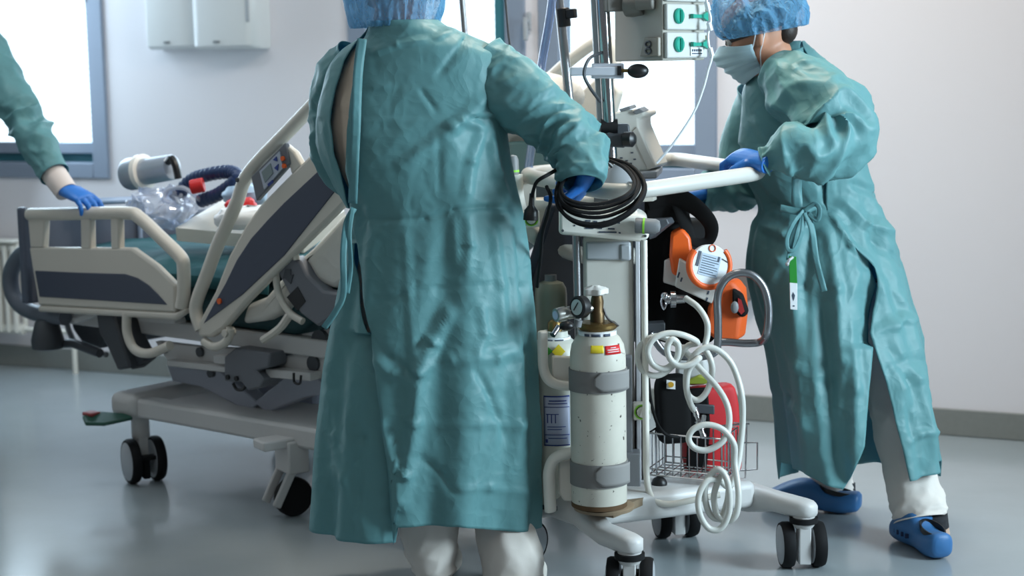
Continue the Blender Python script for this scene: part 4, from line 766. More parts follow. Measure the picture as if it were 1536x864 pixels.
# black mains cable coiled on the handle
mb = MB(); pts = []
base = [(905, 236, 4.25), (945, 249, 4.18), (966, 277, 4.08), (953, 308, 4.03), (920, 330, 4.02), (888, 336, 4.02), (857, 328, 4.02), (838, 308, 4.04), (838, 278, 4.08), (862, 248, 4.22)]
for k in range(6):
    sc_ = (1.02, .9, .97, .84, .92, 1.0)[k]; dx, dy = ((0, 0), (-3, -8), (1, 1), (-4, -10), (-2, -4), (2, 4))[k]; bo = (1.0, .62, .8, .52, .72, 1.04)[k]
    for (x, y, Y) in base: yy = 285 + (y - 285) * (bo if y > 285 else sc_); pts.append(P(900 + (x - 900) * sc_ + dx, yy + dy * .5, Y + .012 * (k % 3) - .01 * (y > 285) * k / 3))
pts += [P(845, 250, 4.15), P(822, 262, 4.06), P(806, 272, 4.06), P(800, 286, 4.08), P(798, 296, 4.1)]
mb.tube(pts, .0048, 8, smooth=320); cab = thing('mains_cable', 'black mains cable coiled over the loop handle with its plug hanging down', 'cable', P(890, 290, 4.1)); mb.build('cord', RUBBER, cab)
mb = MB(); mb.lathe([(.001, 0), (.006, 0), (.0075, .03), (.017, .042), (.0185, .058), (.0185, .066), (.001, .067)], P(798, 290, 4.1), P(796, 330, 4.1) - P(798, 290, 4.1), 18); plg = mb.build('plug', BLACK, cab)
mb = MB(); mb.tube([P(795, 320, 4.1), P(795, 329, 4.1)], .003, 6); mb.tube([P(798.5, 320, 4.1), P(798.5, 329, 4.1)], .003, 6); mb.build('plug_pins', STEEL, plg)
mb = MB(); mb.tube([P(820, 280, 4.1), P(826, 296, 4.06), P(822, 320, 4.1), P(814, 350, 4.14), P(811, 385, 4.2), P(806, 430, 4.3)], .0048, 8, smooth=30); tag(mb.build('power_lead', RUBBER, origin=P(822, 320, 4.1)), 'black lead dropping from the handle beside the coiled cable', 'lead')
# ---------------------------------------------------------------- bags and devices on the right of the column
BAG = mat('black nylon', (13, 13, 14), .8, spec=.2, bump=(400, .2, .001))
def puffy(c, hx, hy, hz, yaw=0, roll=0, e=.35, ns=.01, seg=40):
    M = Matrix.Translation(c) @ Matrix.Rotation(yaw, 4, 'Z') @ Matrix.Rotation(roll, 4, 'Y')
    sg = lambda t, p: math.copysign(abs(t) ** p, t)
    def f(i, j):
        a = 2 * PI * i; b = -PI / 2 + PI * j; cb = sg(math.cos(b), e)
        p = V((hx * cb * sg(math.cos(a), e), hy * cb * sg(math.sin(a), e), hz * sg(math.sin(b), e))); p += noise.noise_vector(p * 14 + c) * ns; return M @ p
    mb = MB(); mb.grid(f, seg, seg // 2 + 4, True); return mb
c = P(1018, 420, 4.62); bag1 = thing('equipment_bag', 'black equipment bag with a looped strap hanging on the right of the trolley', 'bag', c)
puffy(c, .085, .07, .17, R(30), R(0)).build('bag_body', BAG, bag1)
mb = MB(); mb.tube([P(972, 302, 4.5), P(1000, 296, 4.5), P(1026, 300, 4.48), P(1052, 318, 4.46), P(1067, 340, 4.46), P(1062, 362, 4.46), P(1040, 362, 4.46), P(1030, 340, 4.47), P(1020, 312, 4.49), P(1012, 296, 4.52)], [.026, .027, .026, .023, .02, .015, .014, .018, .02, .02], 12, smooth=60, xs=.22); mb.build('strap', BAG, bag1)
mb = MB(); mb.prism(flat([(966, 300), (1022, 284), (1030, 300), (1030, 336), (992, 336), (966, 330)], 4.5), (.02, .1, 0)); mb.build('bag_flap', BAG, bag1, bevel=.01)
mb = MB(); mb.prism(flat([(962, 286), (980, 284), (981, 302), (962, 303)], 4.45), (.02, .08, 0)); mb.build('handle_box', WHITE, cart, bevel=.003)
mb = MB(); mb.prism(flat([(983, 283), (1012, 282), (1016, 300), (984, 302)], 4.5), (.02, .06, 0)); mb.build('handle_motor', STEEL, cart, bevel=.004)
mb = MB(); mb.prism(flat([(976, 275), (990, 275), (990, 282), (976, 282)], 4.44), (0, .03, 0)); mb.build('red_button', RED, cart, bevel=.002)
su = thing('suction_unit', 'orange and white portable suction unit with a round labelled face', 'suction unit', P(1040, 455, 4.42))
Ys = 4.42
mb = MB(); mb.prism(flat([(1006, 352), (1024, 343), (1036, 356), (1040, 390), (1032, 420), (1008, 412), (1004, 385)], Ys + .02), (.01, .10, 0)); mb.build('orange_body', ORANGE, su, bevel=.008)
mb = MB(); mb.prism(flat([(996, 390), (1019, 388), (1014, 430), (994, 424)], Ys + .05), (.02, .06, 0)); mb.prism(flat([(1019, 388), (1078, 424), (1068, 456), (1012, 430)], Ys - .01), (.01, .09, 0)); wb = mb.build('white_base', mat('suction white', (206, 202, 196), .4), su, bevel=.004)
ctr = P(1064, 398, Ys - .03); nf = V((.28, -.95, .1)).normalized(); xv = nf.cross(V((0, 0, 1))).normalized() * -1; xv = V((0, 0, 1)).cross(nf).normalized(); yv = nf.cross(xv)
def disc(a, rr, d=0): return ctr + (xv * math.cos(a) + yv * math.sin(a)) * rr + nf * d
mb = MB(); mb.tube([disc(R(a), .0575) for a in range(135, 402, 6)], .0085, 12, xs=1.2); mb.build('rim', ORANGE, su, label='orange rim around the round face')
mb = MB(); mb.prism([disc(2 * PI * k / 48, .0555, -.012) for k in range(48)], nf * .018); fc = mb.build('round_face', mat('face white', (216, 218, 220), .4), su, bevel=.002)
def onface(pts, d=.007): return [ctr + xv * x + yv * y + nf * d for x, y in pts]
def rot2(x, y, a=R(-17)): return (x * math.cos(a) - y * math.sin(a), x * math.sin(a) + y * math.cos(a))
mb = MB(); mb.prism(onface([rot2(*p) for p in ((-.03, -.03), (.026, -.03), (.026, .028), (-.03, .028))], .0062), nf * .001); lb = mb.build('data_label', mat('label blue grey', (176, 190, 206), .5), fc)
mb = MB()
for k in range(8): mb.prism(onface([rot2(*p) for p in ((-.027, -.025 + k * .0064), (.022 - .01 * (k % 3 == 1), -.025 + k * .0064), (.022 - .01 * (k % 3 == 1), -.023 + k * .0064), (-.027, -.023 + k * .0064))], .0073), nf * .0004)
mb.prism(onface([rot2(*p) for p in ((-.041, -.01), (-.033, -.01), (-.033, .03), (-.041, .03))], .0073), nf * .0004); mb.prism(onface([rot2(*p) for p in ((.016, .014), (.022, .014), (.022, .028), (.016, .028))], .0075), nf * .0004); mb.build('print', INK, lb)
mb = MB(); mb.prism(onface([(.034, .014), (.05, .004), (.051, .0065), (.035, .0165)], .0064), nf * .001); mb.build('face_mark', BLACK, fc)
mb = MB(); mb.tube([ctr + xv * (.008 + .009 * math.cos(t)) + yv * (.045 + .009 * math.sin(t)) + nf * .008 for t in [2 * PI * k / 20 for k in range(20)]], .0013, 6, closed=True); mb.build('face_ring', ORANGE, fc)
mb = MB()
for x0, y0, L_, q in ((1018, 408, 9, 1), (1022, 416, 7, 1), (1062, 436, 6, 1), (1060, 446, 6, 1)): mb.prism(flat([(x0, y0), (x0 + 2.4, y0 + .8), (x0 + 2.4 - L_ * .3, y0 + L_), (x0 - L_ * .3, y0 + L_ - .8)], Ys - .0115), (0, .002, 0))
mb.build('print', INK, wb)
pch = thing('orange_pouch', 'orange pouch with a black-edged red pocket behind the bent steel loop', 'pouch', P(1090, 510, 4.5))
mb = MB(); mb.prism(flat([(1060, 462), (1076, 426), (1098, 420), (1110, 436), (1113, 470), (1108, 511), (1076, 513), (1058, 500)], 4.47), (.03, .07, 0)); mb.build('pouch_body', mat('orange nylon', (206, 84, 22), .6), pch, bevel=.012, seg=3)
mb = MB(); mb.prism(flat([(1098, 433), (1112, 442), (1121, 468), (1117, 476), (1110, 476), (1098, 464)], 4.45), (.01, .03, 0)); pk = mb.build('pocket', BAG, pch, bevel=.006)
mb = MB(); mb.prism(flat([(1107, 447), (1112, 450), (1117, 467), (1112, 472), (1107, 466)], 4.447), (0, .006, 0)); mb.build('pocket_window', mat('dark red', (150, 24, 22), .6), pk)
mb = MB(); mb.ball(P(1102, 461, 4.446), (.011, .006, .017), 12); mb.build('pocket_button', GREY, pk)
mb = MB(); mb.prism(flat([(1000, 462), (1058, 452), (1072, 470), (1070, 515), (1000, 520)], 4.56), (.02, .08, 0)); tag(mb.build('black_case', BAG, origin=P(1035, 515, 4.58), bevel=.015, seg=3), 'black soft case behind the chrome outlet valve and white hose', 'case')
# things in and above the basket
bb = thing('black_pouch', 'black pouch with a small yellow dot badge standing in the wire basket', 'pouch', P(1010, 660, 4.38))
puffy(P(1010, 613, 4.45), .046, .035, .095, R(10), R(-2), .4, .006).build('pouch_body', BAG, bb)
mb = MB(); mb.prism(flat([(1000, 570), (1013, 572), (1013, 584), (1000, 583)], 4.408), (0, .004, 0)); bd = mb.build('badge', PAPER, bb); mb = MB(); mb.tube([P(1006.5, 577, 4.4), P(1006.5, 577, 4.41)], .0075, 16); mb.build('badge_dot', mat('mustard dot', (196, 150, 40), .5), bd)
rb = thing('red_bag', 'bright red bag with a black front panel in the wire basket', 'bag', P(1075, 715, 4.48))
puffy(P(1066, 646, 4.56), .078, .04, .128, R(12), R(-2), .22, .008).build('bag_body', mat('red nylon', (186, 22, 30), .65), rb)
mb = MB(); mb.prism(flat([(1034, 584), (1062, 582), (1066, 640), (1060, 708), (1030, 704)], 4.50), (0, .02, 0)); mb.build('front_panel', BAG, rb, bevel=.005)
mb = MB(); mb.prism(flat([(1042, 606), (1072, 608), (1072, 622), (1042, 620)], 4.49), (0, .01, 0)); mb.build('buckle', DARK, rb, bevel=.003)
mb = MB(); mb.prism(flat([(1014, 534), (1058, 532), (1064, 562), (1060, 578), (1034, 580), (1012, 566)], 4.54), (.01, .05, 0)); dn = mb.build('dressing_pack', mat('pack silver', (186, 186, 184), .5), origin=P(1036, 580, 4.55), bevel=.012, seg=3); tag(dn, 'pale silver pack lying on top of the red bag', 'pack')
mb = MB(); mb.prism(flat([(1032, 570), (1046, 564), (1062, 568), (1064, 576), (1032, 577)], 4.5), (.01, .03, 0)); tag(mb.build('lime_packet', mat('lime packet', (130, 140, 40), .5), origin=P(1048, 577, 4.5), bevel=.003), 'small lime green packet under the silver pack', 'packet')
# white hoses
def hose(pts, name, lab, r=.0083, n=200):
    mb = MB(); mb.tube([P(*p) for p in pts], r, 10, smooth=n); e = thing(name, lab, 'hose', P(*pts[len(pts) // 2])); mb.build('hose_tube', HOSE, e); return e
h1 = hose([(1028, 447, 4.36), (1047, 461, 4.33), (1060, 482, 4.32), (1061, 502, 4.32), (1058, 522, 4.31), (1066, 540, 4.3), (1068, 560, 4.3), (1061, 586, 4.29), (1047, 600, 4.29), (1033, 593, 4.29), (1029, 574, 4.28), (1032, 550, 4.27), (1044, 530, 4.26), (1060, 521, 4.26), (1078, 526, 4.26), (1095, 542, 4.26), (1106, 566, 4.26), (1113, 596, 4.25), (1114, 630, 4.25), (1111, 665, 4.24), (1106, 700, 4.22), (1094, 730, 4.2), (1078, 720, 4.18), (1060, 722, 4.17), (1048, 745, 4.16), (1050, 772, 4.15), (1064, 793, 4.15), (1082, 792, 4.15), (1094, 765, 4.15), (1092, 725, 4.16), (1080, 705, 4.17), (1066, 712, 4.18), (1057, 738, 4.18), (1064, 770, 4.19), (1080, 778, 4.19), (1090, 756, 4.19), (1094, 730, 4.19)], 'white_hose', 'long white hose curling from the chrome valve down the right side of the trolley')
h2 = hose([(1042, 616, 4.3), (1036, 606, 4.29), (1030, 584, 4.275), (1033, 555, 4.265), (1049, 537, 4.25), (1037, 546, 4.24), (1019, 549, 4.24), (1005, 538, 4.24), (1001, 521, 4.24), (1008, 509, 4.24), (1017, 517, 4.245), (1015, 538, 4.25), (998, 553, 4.25), (980, 547, 4.25), (972, 527, 4.25), (980, 509, 4.25), (1001, 500, 4.255), (1026, 503, 4.26), (1046, 514, 4.28), (1030, 520, 4.29), (1010, 548, 4.29), (988, 563, 4.28), (968, 559, 4.27), (957, 542, 4.27), (959, 522, 4.27), (973, 508, 4.275), (992, 505, 4.29), (1020, 520, 4.3), (1052, 555, 4.27), (1078, 584, 4.24), (1092, 612, 4.22), (1093, 642, 4.21), (1084, 662, 4.2), (1062, 675, 4.2), (1042, 672, 4.2), (1033, 658, 4.2), (1041, 643, 4.2), (1062, 637, 4.2), (1085, 645, 4.2), (1101, 667, 4.2), (1102, 695, 4.2), (1108, 740, 4.17), (1104, 772, 4.16), (1090, 782, 4.17), (1076, 772, 4.18), (1071, 745, 4.18), (1078, 720, 4.18), (1088, 706, 4.19)], 'white_hose', 'white hose looped in coils below the chrome valve, ending in a metal coupling', n=280)
mb = MB(); k0, k1 = P(1043, 617, 4.3), P(1056, 658, 4.28); mb.lathe([(.001, -.01), (.0085, -.01), (.0085, .012), (.0065, .014), (.0065, .024), (.0105, .026), (.0105, .05), (.007, .052), (.007, .062), (.009, .064), (.009, .07), (.005, .074), (.001, .075)], k0, k1 - k0, 14); mb.tube([P(1056, 624, 4.29), P(1054, 640, 4.27)], .007, 10); mb.build('coupling', CHROME, h2)
mb = MB(); mb.tube([P(972, 560, 4.4), P(976, 600, 4.38), P(986, 635, 4.36), P(1000, 652, 4.36), P(1022, 656, 4.38)], .0045, 8, smooth=30); tag(mb.build('black_lead', RUBBER, origin=P(986, 635, 4.36)), 'thin black lead curving past the dial plate into the basket', 'lead')
# round bumper on the wall behind the loop
q0 = PP(1118, 428, W0, NW); mb = MB(); mb.lathe([(.001, 0), (.05, 0), (.06, .01), (.06, .05), (.05, .06), (.001, .06)], q0, NW, 24); tag(mb.build('wall_bumper', mat('bumper brown grey', (130, 120, 116), .4, .3), origin=q0), 'round grey bumper on the white wall behind the steel loop', 'bumper')
# ================================================================ people
GOWN = cloth('teal gown fabric', (108, 160, 162), 0.5, 13, 0.30, strength=0.36, tcol=(0.04, 0.30, 0.48, 1))
CAPM = cloth('blue cap fabric', (112, 176, 216), 0.55, 26, 0.35, alpha=0.43, strength=0.6)
GLOVE = mat('blue nitrile', (34, 112, 196), 0.42, bump=(60, .25, .003))
SKIN = mat('skin', (186, 132, 104), 0.5, sss=.08, bump=(240, .05, .001))
HAIR = mat('dark brown hair', (40, 28, 22), 0.55, bump=(180, .4, .002))
SCRUB = cloth('beige scrub fabric', (226, 206, 186), 0.85, 8, 0.05)
TROUS = cloth('white trouser fabric', (222, 214, 206), 0.85, 8, 0.06, strength=.35)
MASKM = cloth('pale blue mask', (186, 214, 222), 0.7, 6, 0.2, strength=.15)
CLOG = mat('blue clog rubber', (52, 106, 158), 0.45)
SOCK = mat('patterned sock', (40, 40, 44), 0.9, vary=(90, .9))
KNIT = mat('white knit cuff', (222, 208, 200), 0.9, bump=(300, .3, .001))
def tent(d, w_): return max(0.0, 1 - abs(d) / w_)
def crumple(p, k=1.0, zs=1.0):
    """folded-fabric relief: broad waves, sharp fold lines, fine crinkles only in places"""
    q = V((p.x * k, p.y * k, p.z * k * zs)); q = q + noise.noise_vector(q * 2.6) * .12
    rd = lambda s, o: max(0.0, 1 - abs(noise.noise(q * s + V((o, 1.7, 3.1)))) * 3.2) ** 1.6
    m = max(0.0, min(1.0, noise.noise(q * 3.1 + V((9, 2, 5))) * 1.8 + .45))
    return noise.noise(q * 4.2) * .85 - abs(noise.noise(q * 6.5 + V((2, 2, 8)))) * .35 + rd(4.2, 0) * .36 + m * (rd(9, 5) * .30 + rd(19, 8) * .15) - .2
def gown_body(name, parent, rows, redge, ledge, creases, hem, nseg=210, nrow=230, crum=.016, drape=.02, seed=0, m=None, zs=.5, waist=.37, flare=None):
    rr = catmull(rows, nrow)
    def interp(tab, y):
        if y <= tab[0][0]: return tab[0][1]
        for (y0, v0), (y1, v1) in zip(tab, tab[1:]):
            if y <= y1: return v0 + (v1 - v0) * (y - y0) / (y1 - y0)
        return tab[-1][1]
    segs = []
    for pts, amp, wd in creases:
        for k in range(len(pts) - 1): segs.append((*pts[k], *pts[k + 1], amp, wd, k == 0, k == len(pts) - 2))
    mb = MB(); verts = []
    for j, (y, xl, xr, Y, ratio) in enumerate(rr):
        tz = j / (nrow - 1); cx = (xl + xr) / 2; ap = (xr - xl) / 2; a = ap * Y / FPX; b = a * ratio
        C = P(cx, y, Y)
        sR = max(-.999, min(.999, (interp(redge, y) - cx) / ap)); sL = max(-.999, min(.999, (interp(ledge, y) - cx) / ap))
        tR = math.asin(sR); tL = math.asin(sL) + 2 * PI
        near = [s for s in segs if min(s[1], s[3]) - s[5] <= y <= max(s[1], s[3]) + s[5]]
        for i in range(nseg):
            u = i / (nseg - 1); th = tR + (tL - tR) * u
            sn, cs = math.sin(th), math.cos(th)
            p = V((C.x + a * sn, C.y - b * cs, C.z)); px = cx + ap * sn
            low = max(0, (tz - waist) / (1 - waist))
            d = crum * crumple(p + V((seed, 0, 0)), 1, 1 if tz < waist else zs) * (1 if tz > .06 else tz / .06)
            d += drape * low * (math.cos(7 * th + 1.3 + seed + 1.5 * low) * .5 + math.cos(11 * th + .4 + 2 * seed) * .35 + math.cos(17 * th + seed) * .2)
            edge = min(1, (1 - u) / .07); d -= (1 - edge) * .035 * (sL > sR - .02)          # the left panel tucks under
            if cs > -.25:
                for (x0, y0, x1, y1, amp, wd, f0, f1) in near:
                    dx, dy = x1 - x0, y1 - y0; L2 = dx * dx + dy * dy; t = ((px - x0) * dx + (y - y0) * dy) / L2
                    if t < -.1 or t > 1.1: continue
                    q = 1.0
                    if t < 0: q = 1 + t * 10
                    elif t > 1: q = 1 - (t - 1) * 10
                    if f0 and t < .25: q *= max(0, t / .25)
                    if f1 and t > .7: q *= max(0, (1 - t) / .3)
                    s = ((px - x0) * dy - (y - y0) * dx) / math.sqrt(L2); d += amp * tent(s, wd) * q
            z = p.z + hem(px, sn, cs) * (tz ** 8 if tz > .5 else 0)
            verts.append(V((p.x + d * sn, p.y - d * cs, z)))
    faces = [(j * nseg + i, j * nseg + i + 1, (j + 1) * nseg + i + 1, (j + 1) * nseg + i) for j in range(nrow - 1) for i in range(nseg - 1)]
    mb._add(verts, faces); return mb.build(name, m or GOWN, parent, angle=75, solid=.0025, fix=False)
def sleeve(name, parent, pts, puck=.012, seed=0, n=130, seg=90, m=None, freq=9, crum=.014, label=None, flat=1.0, elbow=None):
    q = catmull([(*P(x, y, Y), r) for x, y, Y, r in pts], n); mb = MB(); rings = []; up = None
    for i, s in enumerate(q):
        p = V(s[:3]); r = s[3]; a = V(q[max(0, i - 1)][:3]); b = V(q[min(n - 1, i + 1)][:3]); t = (b - a).normalized()
        if up is None: up = V((0, 0, 1)) if abs(t.z) < .9 else V((0, 1, 0))
        x = t.cross(up).normalized(); up = x.cross(t).normalized(); ring = []; tt = i / (n - 1)
        fade = min(1, (1 - tt) / .04, tt / .05 + .3); eb = math.exp(-((tt - elbow) / .16) ** 2) if elbow else .5
        for k in range(seg):
            an = 2 * PI * k / seg; dv = x * math.cos(an) + up * math.sin(an) * flat; pp = p + dv * r
            pk = abs(noise.noise(V((tt * freq + .5 * math.sin(an + seed), math.cos(an) * .8 + seed, math.sin(an) * .8)))) * 2 - .5
            ring.append(pp + dv * fade * (crum * crumple(pp + V((0, seed, 0)), 1.2) - puck * pk * (.4 + 1.2 * eb)))
        rings.append(ring)
    mb.rings(rings, cap=False); return mb.build(name, m or GOWN, parent, angle=75, solid=.002, label=label)
def ribbon(name, parent, pts, wd, m, n=40, twist=0, label=None):
    ps = [P(*p) for p in pts]; c = curve(ps, n); mb = MB()
    def f(i, j):
        k = min(int(i * (n - 1) + .5), n - 1); a = c[max(0, k - 1)]; b = c[min(n - 1, k + 1)]; t = (b - a).normalized(); s = t.cross(V((0, 1, 0))).normalized(); s = (s + V((0, math.sin(i * 5 + twist) * .35, 0))).normalized()
        return c[k] + s * (j - .5) * wd
    mb.grid(f, n, 4); return mb.build(name, m, parent, solid=.002, label=label)
def hand(name, parent, W, d, back, side=1, curl=(35, 45, 30), sc=1.0, thumb=(40, 20), spread=5, m=None, wrist=.03, vox=.0032, tilt=0):
    """palm, four fingers of different lengths and a thumb leaving the side of the palm"""
    W = V(W); d = V(d).normalized(); back = V(back); back = (back - d * back.dot(d)).normalized(); lat = d.cross(back).normalized() * side   # lat points to the thumb side
    mb = MB(); S = sc
    def sect(c, w_, h, dd=d, bb=back): l_ = lat; return [c + l_ * (w_ * math.cos(a)) + bb * (h * math.sin(a)) for a in [2 * PI * k / 16 for k in range(16)]]
    L = .092 * S
    mb.rings([sect(W - d * wrist, .031 * S, .026 * S), sect(W, .030 * S, .023 * S), sect(W + d * L * .3, .037 * S, .021 * S), sect(W + d * L * .7, .043 * S, .018 * S), sect(W + d * L * .95, .042 * S, .014 * S), sect(W + d * L * 1.03, .037 * S, .009 * S)])
    for k, (off, ln, r) in enumerate(((.031, .070, .0095), (.0105, .078, .0098), (-.0105, .073, .0094), (-.031, .057, .0084))):
        base = W + d * (L * (.90 - .05 * (k == 3))) + lat * off * S; ang = R(spread * (1.5 - k)); cu = 0; p = base; pts = [p - d * .015 * S, p]; rad = [r * S, r * 1.05 * S]
        fd = d * math.cos(ang) + lat * math.sin(ang)
        for sgm, (f, c_) in enumerate(zip((.46, .30, .24), curl)):
            cu += R(c_ * (1 + .08 * (k - 1.5))); v = fd * math.cos(cu) - back * math.sin(cu); p = p + v * ln * S * f; pts.append(p); rad.append(r * S * (.98, .9, .74)[sgm])
        mb.tube(pts, rad, 10); mb.ball(pts[-1], rad[-1] * .98, 8)
    tb = W + d * L * .28 + lat * .030 * S; v = (d * math.cos(R(thumb[0])) + lat * math.sin(R(thumb[0])) - back * .35).normalized(); p1 = tb + v * .036 * S
    v2 = (v - lat * math.sin(R(thumb[1])) - back * math.sin(R(thumb[1]))).normalized(); p2 = p1 + v2 * .030 * S; v3 = (v2 - lat * .3 - back * .25).normalized(); p3 = p2 + v3 * .024 * S
    mb.tube([W + d * L * .15 + lat * .01, tb, p1, p2, p3], [.015 * S, .0145 * S, .0118 * S, .0108 * S, .008 * S], 10); mb.ball(p3, .0078 * S, 8)
    o = mb.build(name, m or GLOVE, parent); unify(o, vox, 3, .4); return o
HEADP = [(-.118, .045, .012, .022), (-.108, .072, -.008, .038), (-.09, .085, -.03, .050), (-.06, .090, -.058, .060), (-.03, .093, -.08, .067), (0, .089, -.092, .072), (.03, .094, -.099, .076), (.06, .088, -.098, .075), (.085, .066, -.086, .064), (.103, .036, -.058, .042), (.112, .008, -.02, .016)]
def head_mb(mb, C, f, u):
    f = V(f).normalized(); u = V(u); u = (u - f * u.dot(f)).normalized(); r = f.cross(u)
    pr = catmull(HEADP, 46); rings = []
    for z, fr, bk, w_ in pr:
        ring = []
        for k in range(48):
            a = 2 * PI * k / 48; m_ = (fr + bk) / 2; h = (fr - bk) / 2; x = m_ + h * math.copysign(abs(math.cos(a)) ** .9, math.cos(a)); y = w_ * math.sin(a)
            if math.cos(a) > 0:                                   # nose, brow, eye sockets, lips
                g = lambda zz, s, ss: math.exp(-((z - zz) / s) ** 2) * math.exp(-(y / ss) ** 2)
                x += .024 * g(-.036, .014, .011) + .012 * g(-.018, .018, .009) + .006 * g(-.072, .008, .02) + .005 * g(.022, .01, .05)
                x -= .008 * math.exp(-((z + .001) / .010) ** 2) * math.exp(-((abs(y) - .032) / .014) ** 2)
            ring.append(C + f * x + r * y + u * z)
        rings.append(ring)
    mb.rings(rings)
    for s in (-1, 1): mb.ball(C + r * (s * .074) - f * .008 - u * .018, (.012, .02, .03), 10)
    return f, u, r
def person_body(parent_name, label, loc, head, joints, legs, group=None):
    """one continuous skin: head, neck, torso, arms, legs; the person is this mesh"""
    C, f, u = head; mb = MB(); fu = head_mb(mb, C, f, u); f, u, r = fu
    neck, chest, waist, hip = joints
    mb.tube([C - u * .07 - f * .02, C - u * .10 - f * .03, neck, neck.lerp(chest, .5)], [.056, .054, .058, .07], 16)
    mb.tube([neck.lerp(chest, .25), chest, waist, hip, hip - V((0, 0, .07))], [.07, .11, .10, .105, .09], 20, flat=1)
    for a in legs['arms']: mb.tube(a, [.044, .040, .036, .032, .027][:len(a)], 14, smooth=14)
    for l in legs['legs']: mb.tube(l, [.06, .055, .045, .042, .034, .03][:len(l)], 14, smooth=18)
    o = mb.build('person', SKIN, None, origin=loc); tag(o, label, 'person', group); unify(o, .0075, 5, .45); return o, fu
def cap_part(parent, C, f, u, r, rad=(.125, .135, .11), band=-.01, tilt=0, seed=0, sag=.0, nm='surgical_cap', rough=1):
    mb = MB(); N = 150
    def pt(i, j):
        a = 2 * PI * i; h = j                        # j: 0 at the elastic, 1 at the crown
        ph = -.28 + h * (PI / 2 + .28); ga = math.exp(-h * 7)
        k = math.cos(ph) * (1 - .13 * ga)
        w_ = noise.noise(V((a * 1.0 + seed, h * 2.2, seed))) ; pl = -max(0, 1 - 3.5 * abs(noise.noise(V((math.cos(a) * 2.6 + seed, math.sin(a) * 2.6 + h * .8, h * 1.6))))) ** 1.5; pl2 = -max(0, 1 - 3.2 * abs(noise.noise(V((math.cos(a) * 6 + seed, math.sin(a) * 6 - h, h * 3))))) ** 1.5
        s = 1 + .05 * w_ - rough * (.085 * pl + .045 * pl2) - .05 * rough + .05 * ga * math.sin(a * 26)
        x = rad[0] * k * math.cos(a) * s; y = rad[1] * k * math.sin(a) * s; z = rad[2] * (math.sin(ph) + .28) * s
        if math.cos(a) < 0: x *= 1.0 + sag * (1 - h)
        return C + f * (x - .012) + r * y + u * (z + band + tilt * (math.cos(a)))
    mb.grid(pt, N, 60, True); return mb.build(nm, CAPM, parent, angle=80, solid=.0012, fix=False)
def hair_part(parent, C, f, u, r, bun=True):
    mb = MB()
    mb.grid(lambda i, j: C + f * (-.012 + .106 * math.cos(2 * PI * i) * math.cos(-.35 + j * 1.9)) + r * (.086 * math.sin(2 * PI * i) * math.cos(-.35 + j * 1.9)) + u * (.025 + .088 * math.sin(-.35 + j * 1.9)), 40, 24, True)
    if bun: mb.ball(C - f * .095 + u * .06, (.055, .05, .05), 14); mb.ball(C - f * .072 - u * .018, (.038, .046, .042), 20)
    return mb.build('hair', HAIR, parent)
def trouser_leg(name, parent, pts, seed=0, m=None): return sleeve(name, parent, pts, puck=.008, seed=seed, n=90, seg=60, m=m or TROUS, freq=6, crum=.012)
def clog(parent, heel, toe_dir, L=.27, pitch=0, name='clog', zs=1.0):
    """moulded clog: rounded toe, closed heel, top closed, black ring painted for the shaded opening"""
    t = V((toe_dir[0], toe_dir[1], 0)).normalized(); s = V((-t.y, t.x, 0)); up = V((0, 0, 1)); t = (t * math.cos(pitch) - up * math.sin(pitch)); up = s.cross(t) * -1
    if up.z < 0: up = -up
    up = up * zs
    H = V(heel); prof = [(0.0, .022, .020, .058), (.012, .034, .006, .066), (.05, .039, .0, .062), (.09, .038, .002, .064), (.125, .040, .004, .088), (.16, .047, .003, .094), (.20, .051, .002, .080), (.235, .046, .004, .060), (.258, .032, .010, .044), (.27, .012, .018, .03)]
    mb = MB(); rings = []
    for x, w_, z0, z1 in catmull(prof, 40):
        ring = []
        for k in range(28):
            a = 2 * PI * k / 28; c, q = math.cos(a), math.sin(a); yy = w_ * math.copysign(abs(c) ** .7, c); zz = (z0 + z1) / 2 + (z1 - z0) / 2 * math.copysign(abs(q) ** (.6 if q < 0 else .85), q); ring.append(H + t * (x * L / .27) + s * yy + up * zz)
        rings.append(ring)
    mb.rings(rings); o = mb.build(name, CLOG, parent, angle=60)
    mb = MB(); mb.rings([[H + t * ((.062 + .05 * math.cos(a) * k2) * L / .27) + s * (.031 * math.sin(a) * k2) + up * (.067 + .010 * math.cos(a) * k2 + dz) for a in [2 * PI * k / 24 for k in range(24)]] for k2, dz in ((1.0, -.012), (1.0, .002), (.9, .002), (.85, -.012))], cap=False); mb.build('opening_shade', BLACK, o, label='black lining of the clog')  # shade inside the opening put in as a black ring on the closed body
    mb = MB()
    for k in range(5): c = H + t * ((.13 + .022 * k) * L / .27) + s * (.0475 - .002 * abs(k - 2)) + up * .035; mb.box(c, (.010, .006, .012))
    mb.build('vent_holes', mat('clog hole', (18, 40, 76), .6), o)
    return o
# ---------------------------------------------------------------- centre person, seen from behind
HC = P(597, -18, 4.275); Yc = 4.22
fC = V((.30, .95, -.12)); 
pA, fr_ = person_body('person', 'person at the centre seen from behind in a teal gown, reaching for the loop handle', PZ(700, 892, 0),
    (HC, fC, V((0, .12, 1))), (P(602, 62, 4.25), P(620, 180, 4.23), P(650, 330, 4.24), P(655, 440, 4.25)),
    dict(arms=[[P(725, 115, 4.2), P(790, 165, 4.2), P(848, 212, 4.18), P(866, 240, 4.15), P(870, 250, 4.125)], [P(530, 108, 4.29), P(508, 160, 4.33), P(509, 215, 4.35), P(535, 262, 4.43), P(560, 270, 4.5)]],
         legs=[[P(615, 470, 4.26), P(628, 600, 4.26), P(642, 720, 4.24), P(648, 800, 4.22), P(650, 868, 4.22), P(650, 880, 4.2)], [P(695, 470, 4.2), P(715, 600, 4.24), P(742, 720, 4.22), P(762, 800, 4.18), P(772, 880, 4.16), P(772, 896, 4.15)]]))
